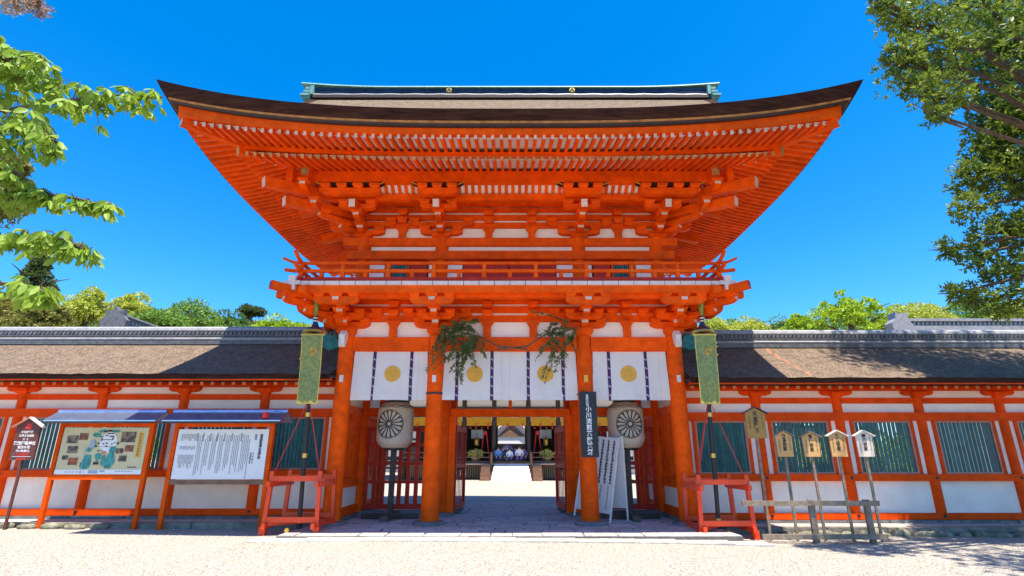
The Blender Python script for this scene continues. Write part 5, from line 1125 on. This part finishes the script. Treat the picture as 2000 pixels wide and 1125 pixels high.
def cherry_leaf():
    m = MB(); xs2 = [(0, 0), (.25, .32), (.55, .40), (.82, .24), (1, 0)]; v = []
    for t, hw in xs2: z = -.10 * t * t; v += [(-hw * .5, t, z + hw * .12), (0, t, z), (hw * .5, t, z + hw * .12)]
    fs = []
    for i in range(4): fs += [(i * 3, i * 3 + 1, i * 3 + 4, i * 3 + 3), (i * 3 + 1, i * 3 + 2, i * 3 + 5, i * 3 + 4)]
    return m.add(v, fs).mesh('leaf', CLF, True)
lme = cherry_leaf(); order = list(range(len(LP))); rnd.shuffle(order)
for i in order[:300]:
    d = LD[i]; up = Vector((rnd.gauss(0, 1), rnd.gauss(-.4, 1), rnd.gauss(.6, .5))); sd = d.cross(up).normalized(); nn = sd.cross(d); s_ = rnd.uniform(.10, .17)
    M = Matrix(((sd.x, d.x, nn.x, 0), (sd.y, d.y, nn.y, 0), (sd.z, d.z, nn.z, 0), (0, 0, 0, 1))); put('leaf', lme, ch, Matrix.Translation(LP[i]) @ M @ Matrix.Scale(s_, 4))
k = MB()
for i in order[300:]:
    d = LD[i]; up = Vector((rnd.gauss(0, 1), rnd.gauss(-.4, 1), rnd.gauss(.6, .5))); sd = d.cross(up).normalized(); nn = sd.cross(d); s_ = rnd.uniform(.10, .17); b = LP[i]; v = []
    for t, hw in ((0, 0), (.25, .32), (.55, .40), (.82, .24), (1, 0)):
        z = -.10 * t * t
        for q in (-1, 0, 1): v.append(b + (sd * (q * hw * .5) + d * t + nn * (z + abs(q) * hw * .12)) * s_)
    k.add(v, [f for j in range(4) for f in ((j * 3, j * 3 + 1, j * 3 + 4, j * 3 + 3), (j * 3 + 1, j * 3 + 2, j * 3 + 5, j * 3 + 4))])
stuff(k.build('leaves', CLF, ch, fix=False))
# finer leaved tree behind the cherry, at the left edge, and a russet spray at the top
fz = thing('laurel_tree', (-13.6, 8.5, -.1), 'fine leaved tree showing behind the cherry sprays', 'tree')
ftk = MB().tube([(-13.6, 8.5, -.3), (-13.4, 8.6, 3), (-12.8, 8.7, 6)], [.25, .2, .06], 10).build('trunk', BROWNBARK, fz, True); parts = []
for px, py, rp in ((5, 335, 34), (25, 370, 34), (8, 405, 34), (-40, 350, 60), (-60, 420, 60), (35, 325, 16), (-30, 590, 40)):
    c = at(px, py, 8.6); r = rp * 9.5 / FPX; parts.append(twig_leaves(c, r, 130, .10)); MB().tube([(-13.0, 8.7, c.z * .9), tuple(c)], [.05, .01], 5).build('limb', BROWNBARK, ftk, True)
A = [np.concatenate([p[i] for p in parts]) for i in range(5)]; put('crown', leaf_mesh('crown', *A, LM['olive']), fz)
ru = thing('russet_tree', (-9.5, 8.0, -.1), 'russet spray of young leaves at the very top beside the cherry', 'tree')
MB().tube([(-11.8, 6.2, -.3), (-11, 6.2, 4), (-9.5, 6.5, 8), tuple(at(20, -10, 6.4)), tuple(at(80, 12, 6.4))], [.22, .18, .09, .02, .006], 8).build('trunk', BROWNBARK, ru, True); parts = []
for px, py, rp in ((15, 8, 16), (45, 0, 22), (70, 14, 14), (0, -20, 40)): c = at(px, py, 6.4); parts.append(twig_leaves(c, rp * 9 / FPX, 26, .085))
A = [np.concatenate([p[i] for p in parts]) for i in range(5)]; put('crown', leaf_mesh('crown', *A, leafmat('russet_leaf', (.62, .50, .38), (.20, .11, .06))), ru)

# ---- evergreen branches tied over the central bay
def spray(sgn, label):
    root = thing('evergreen_branch', (sgn * 1.0, YF - .3, 4.4), label, 'branch', 'leafy branches crossed over the central curtain')
    y = 13.88; base = at(1000 - sgn * 30, 682, y); stem = [base, at(1000 + sgn * 30, 676, y), at(1000 + sgn * 62, 655, y), at(1000 + sgn * 100, 648, y - .05), at(1000 + sgn * 128, 640, y - .05)]
    if sgn < 0: stem = [base, at(972, 676, y), at(940, 658, y), at(905, 650, y - .05), at(870, 642, y - .05)]
    br = MB().tube(stem, [.022, .02, .017, .012, .006], 6).build('stem', BROWNBARK, root, True)
    tg = []
    ends = ([(842, 700), (860, 640), (870, 660), (850, 722), (880, 700), (890, 720), (905, 700), (925, 690), (935, 628), (900, 740), (915, 655), (890, 675), (865, 690), (948, 700), (880, 635), (905, 640), (895, 745), (920, 715), (855, 670), (870, 700), (910, 675), (880, 655)] if sgn < 0 else
            [(1042, 615), (1085, 628), (1105, 625), (1120, 665), (1122, 690), (1090, 700), (1075, 720), (1060, 735), (1045, 705), (1085, 735), (1110, 705), (1060, 690), (1095, 680), (1075, 650), (1110, 650), (1068, 742), (1100, 720), (1050, 660), (1085, 665), (1105, 640)])
    for px, py in ends:
        for rep_ in range(2 if sgn < 0 else 1):
            e = at(px + rnd.gauss(0, 6), py + rnd.gauss(0, 5), y - rnd.uniform(.0, .22)); a = stem[rnd.randint(2, 4)]; m = a.lerp(e, .5) + Vector((0, -.05, .08 + rnd.uniform(0, .06))); pts = [a, m, e]
            MB().tube(pts, [.007, .005, .003], 4).build('twig', BROWNBARK, br)
            for j in range(60):
                t = rnd.uniform(.3, 1); p = (a.lerp(m, t * 2) if t < .5 else m.lerp(e, t * 2 - 1)); d = ((e - m).normalized() + Vector((rnd.gauss(0, .6), rnd.gauss(0, .6), rnd.gauss(0, .6)))).normalized(); tg.append((p, d))
    P = np.array([p for p, d in tg]); D = np.array([d for p, d in tg]); U = unit(np.cross(D, rng.normal(size=D.shape))); n = len(P)
    put('foliage', leaf_mesh('foliage', P, D, U, .095 * rng.uniform(.7, 1.3, n), .036 * rng.uniform(.8, 1.2, n), leafmat('sakaki_leaf', (.22, .28, .07), (.06, .10, .03), .35, 3) if 'sakaki_leaf' not in MATS else MATS['sakaki_leaf']), root)
spray(-1, 'denser evergreen branch hanging by the column banded in black'); spray(1, 'thinner evergreen branch hanging by the column with the black notice board')

# ================================================================== PEOPLE
SKIN = mat('skin', (.55, .33, .23), .6, .05); HAIR = mat('hair', (.018, .014, .012), .5, .1)
def person(loc, joints, label, top, low, hat=None, split=.9, group=None, scale=1.0, face=0):
    """joints: name -> (pos, radius); edges fixed"""
    ED = [('pelvis', 'waist'), ('waist', 'chest'), ('chest', 'neck'), ('neck', 'head'), ('head', 'crown'), ('chest', 'sl'), ('sl', 'el'), ('el', 'hl'), ('chest', 'sr'), ('sr', 'er'), ('er', 'hr'), ('pelvis', 'hipl'), ('hipl', 'kl'), ('kl', 'al'), ('al', 'tl'), ('pelvis', 'hipr'), ('hipr', 'kr'), ('kr', 'ar'), ('ar', 'tr')]
    nm = ['pelvis'] + [k for k in joints if k != 'pelvis']; me = bpy.data.meshes.new('body'); me.from_pydata([joints[k][0] for k in nm], [(nm.index(a), nm.index(b)) for a, b in ED], [])
    o = bpy.data.objects.new('tmp', me); col.objects.link(o); md = o.modifiers.new('s', 'SKIN'); sv = me.skin_vertices[0].data
    for i, k in enumerate(nm): sv[i].radius = (joints[k][1], joints[k][1]); sv[i].use_root = (i == 0)
    o.modifiers.new('u', 'SUBSURF').levels = 2; o.modifiers['u'].render_levels = 2
    dg = bpy.context.evaluated_depsgraph_get(); b = bpy.data.meshes.new_from_object(o.evaluated_get(dg)); bpy.data.objects.remove(o)
    b.materials.clear()
    for m in (SKIN, top, low): b.materials.append(m)
    zn = joints['neck'][0][2]; hands = [Vector(joints['hl'][0]), Vector(joints['hr'][0])]
    for p in b.polygons:
        c = p.center; p.use_smooth = True
        p.material_index = 0 if (c.z > zn - .01 or min((c - h).length for h in hands) < .10) else (1 if c.z > split else 2)
    root = thing('person', loc, label, 'person', group); M = Matrix.Translation(loc) @ Matrix.Rotation(face, 4, 'Z') @ Matrix.Scale(scale, 4)
    put('body', b, root, M)
    hd = Vector(joints['head'][0]); k = MB(); k.lathe((hd.x, hd.y + .018, hd.z), [(.085, -.03), (.112, .03), (.108, .10), (.07, .155), (.015, .17)], 14); put('hair', k.mesh('hair', hat or HAIR, True), root, M)
    return root
def seated(dx=0): return {'pelvis': ((0, .05, .16), .15), 'waist': ((0, .05, .32), .13), 'chest': ((0, .04, .52), .15), 'neck': ((0, .02, .66), .055), 'head': ((0, -.01, .76), .085), 'crown': ((0, 0, .86), .075), 'sl': ((-.17, .03, .58), .07), 'el': ((-.23, -.02, .36), .05), 'hl': ((-.10, -.24, .24), .042), 'sr': ((.17, .03, .58), .07), 'er': ((.23, -.02, .36), .05), 'hr': ((.10, -.24, .24), .042),
                          'hipl': ((-.10, .0, .15), .11), 'kl': ((-.13, -.36, .13), .085), 'al': ((-.12, .0, .06), .055), 'tl': ((-.12, .14, .05), .045), 'hipr': ((.10, .0, .15), .11), 'kr': ((.13, -.36, .13), .085), 'ar': ((.12, .0, .06), .055), 'tr': ((.12, .14, .05), .045)}
stand = {'pelvis': ((0, 0, .90), .14), 'waist': ((0, 0, 1.05), .12), 'chest': ((0, 0, 1.27), .15), 'neck': ((0, -.01, 1.43), .055), 'head': ((0, -.03, 1.53), .085), 'crown': ((0, -.02, 1.63), .075), 'sl': ((-.19, 0, 1.36), .065), 'el': ((-.24, .06, 1.08), .05), 'hl': ((-.24, -.04, .84), .04), 'sr': ((.19, 0, 1.36), .065), 'er': ((.25, -.08, 1.10), .05), 'hr': ((.24, -.26, .95), .04),
         'hipl': ((-.09, 0, .86), .115), 'kl': ((-.09, -.16, .48), .075), 'al': ((-.09, -.20, .09), .05), 'tl': ((-.09, -.34, .05), .04), 'hipr': ((.09, 0, .86), .115), 'kr': ((.09, .06, .48), .075), 'ar': ((.09, .26, .14), .05), 'tr': ((.09, .18, .05), .04)}
def cl(n, c): return mat('cloth_' + n, c, .8, .08)
GP = 'people sitting on the stage'
person((-.95, YS + .75, 1.262), seated(), 'seated person in pale blue clothes beside the stage post', cl('pale_blue', (.12, .28, .55)), cl('navy', (.03, .06, .18)), split=.28, group=GP, scale=1.12)
person((-.62, YS + .95, 1.262), seated(), 'seated person in dark teal next to the parasol', cl('teal', (.02, .12, .16)), cl('teal2', (.02, .08, .14)), split=.28, group=GP, scale=1.05)
person((-.12, YS + .65, 1.262), seated(), 'seated person in white with dark front, under the mauve parasol', cl('white', (.75, .75, .78)), cl('navy2', (.05, .06, .2)), split=.28, group=GP, scale=1.0)
person((.58, YS + .65, 1.262), seated(), 'seated person in a white shirt leaning by the stage post', cl('shirt', (.78, .72, .70)), cl('navy3', (.05, .05, .25)), split=.28, group=GP, scale=1.2)
person((.28, YS + 1.05, 1.262), seated(), 'seated person in bright blue behind the white shirted one', cl('blue', (.05, .10, .45)), cl('navy4', (.04, .05, .2)), split=.2, group=GP, scale=1.15)
person((.92, YS + .95, 1.262), seated(), 'seated person in purple beside the stage post', cl('purple', (.22, .12, .30)), cl('navy5', (.05, .05, .15)), split=.2, group=GP, scale=1.08)
pr = thing('parasol', (-.25, YS + 1.0, 1.9), 'open mauve parasol held over the seated people', 'parasol')
MB().lathe((-.3, YS + .95, 2.02), [(.42, 0), (.40, .10), (.30, .22), (.15, .31), (.01, .34)], 16).build('canopy', mat('mauve_cloth', (.40, .30, .42), .7, .08, trans=.3), pr, True); MB().cyl((-.2, YS + .9, 1.5), (-.3, YS + .95, 2.4), .012, .012, 6).build('handle', BLACK, pr)
person((3.55, 19.6, gz(3.5)), stand, 'person in pale top and dark trousers walking behind the lattice', cl('lilac', (.62, .50, .56)), cl('indigo', (.02, .025, .06)), split=.95, face=R(-70), scale=1.0)
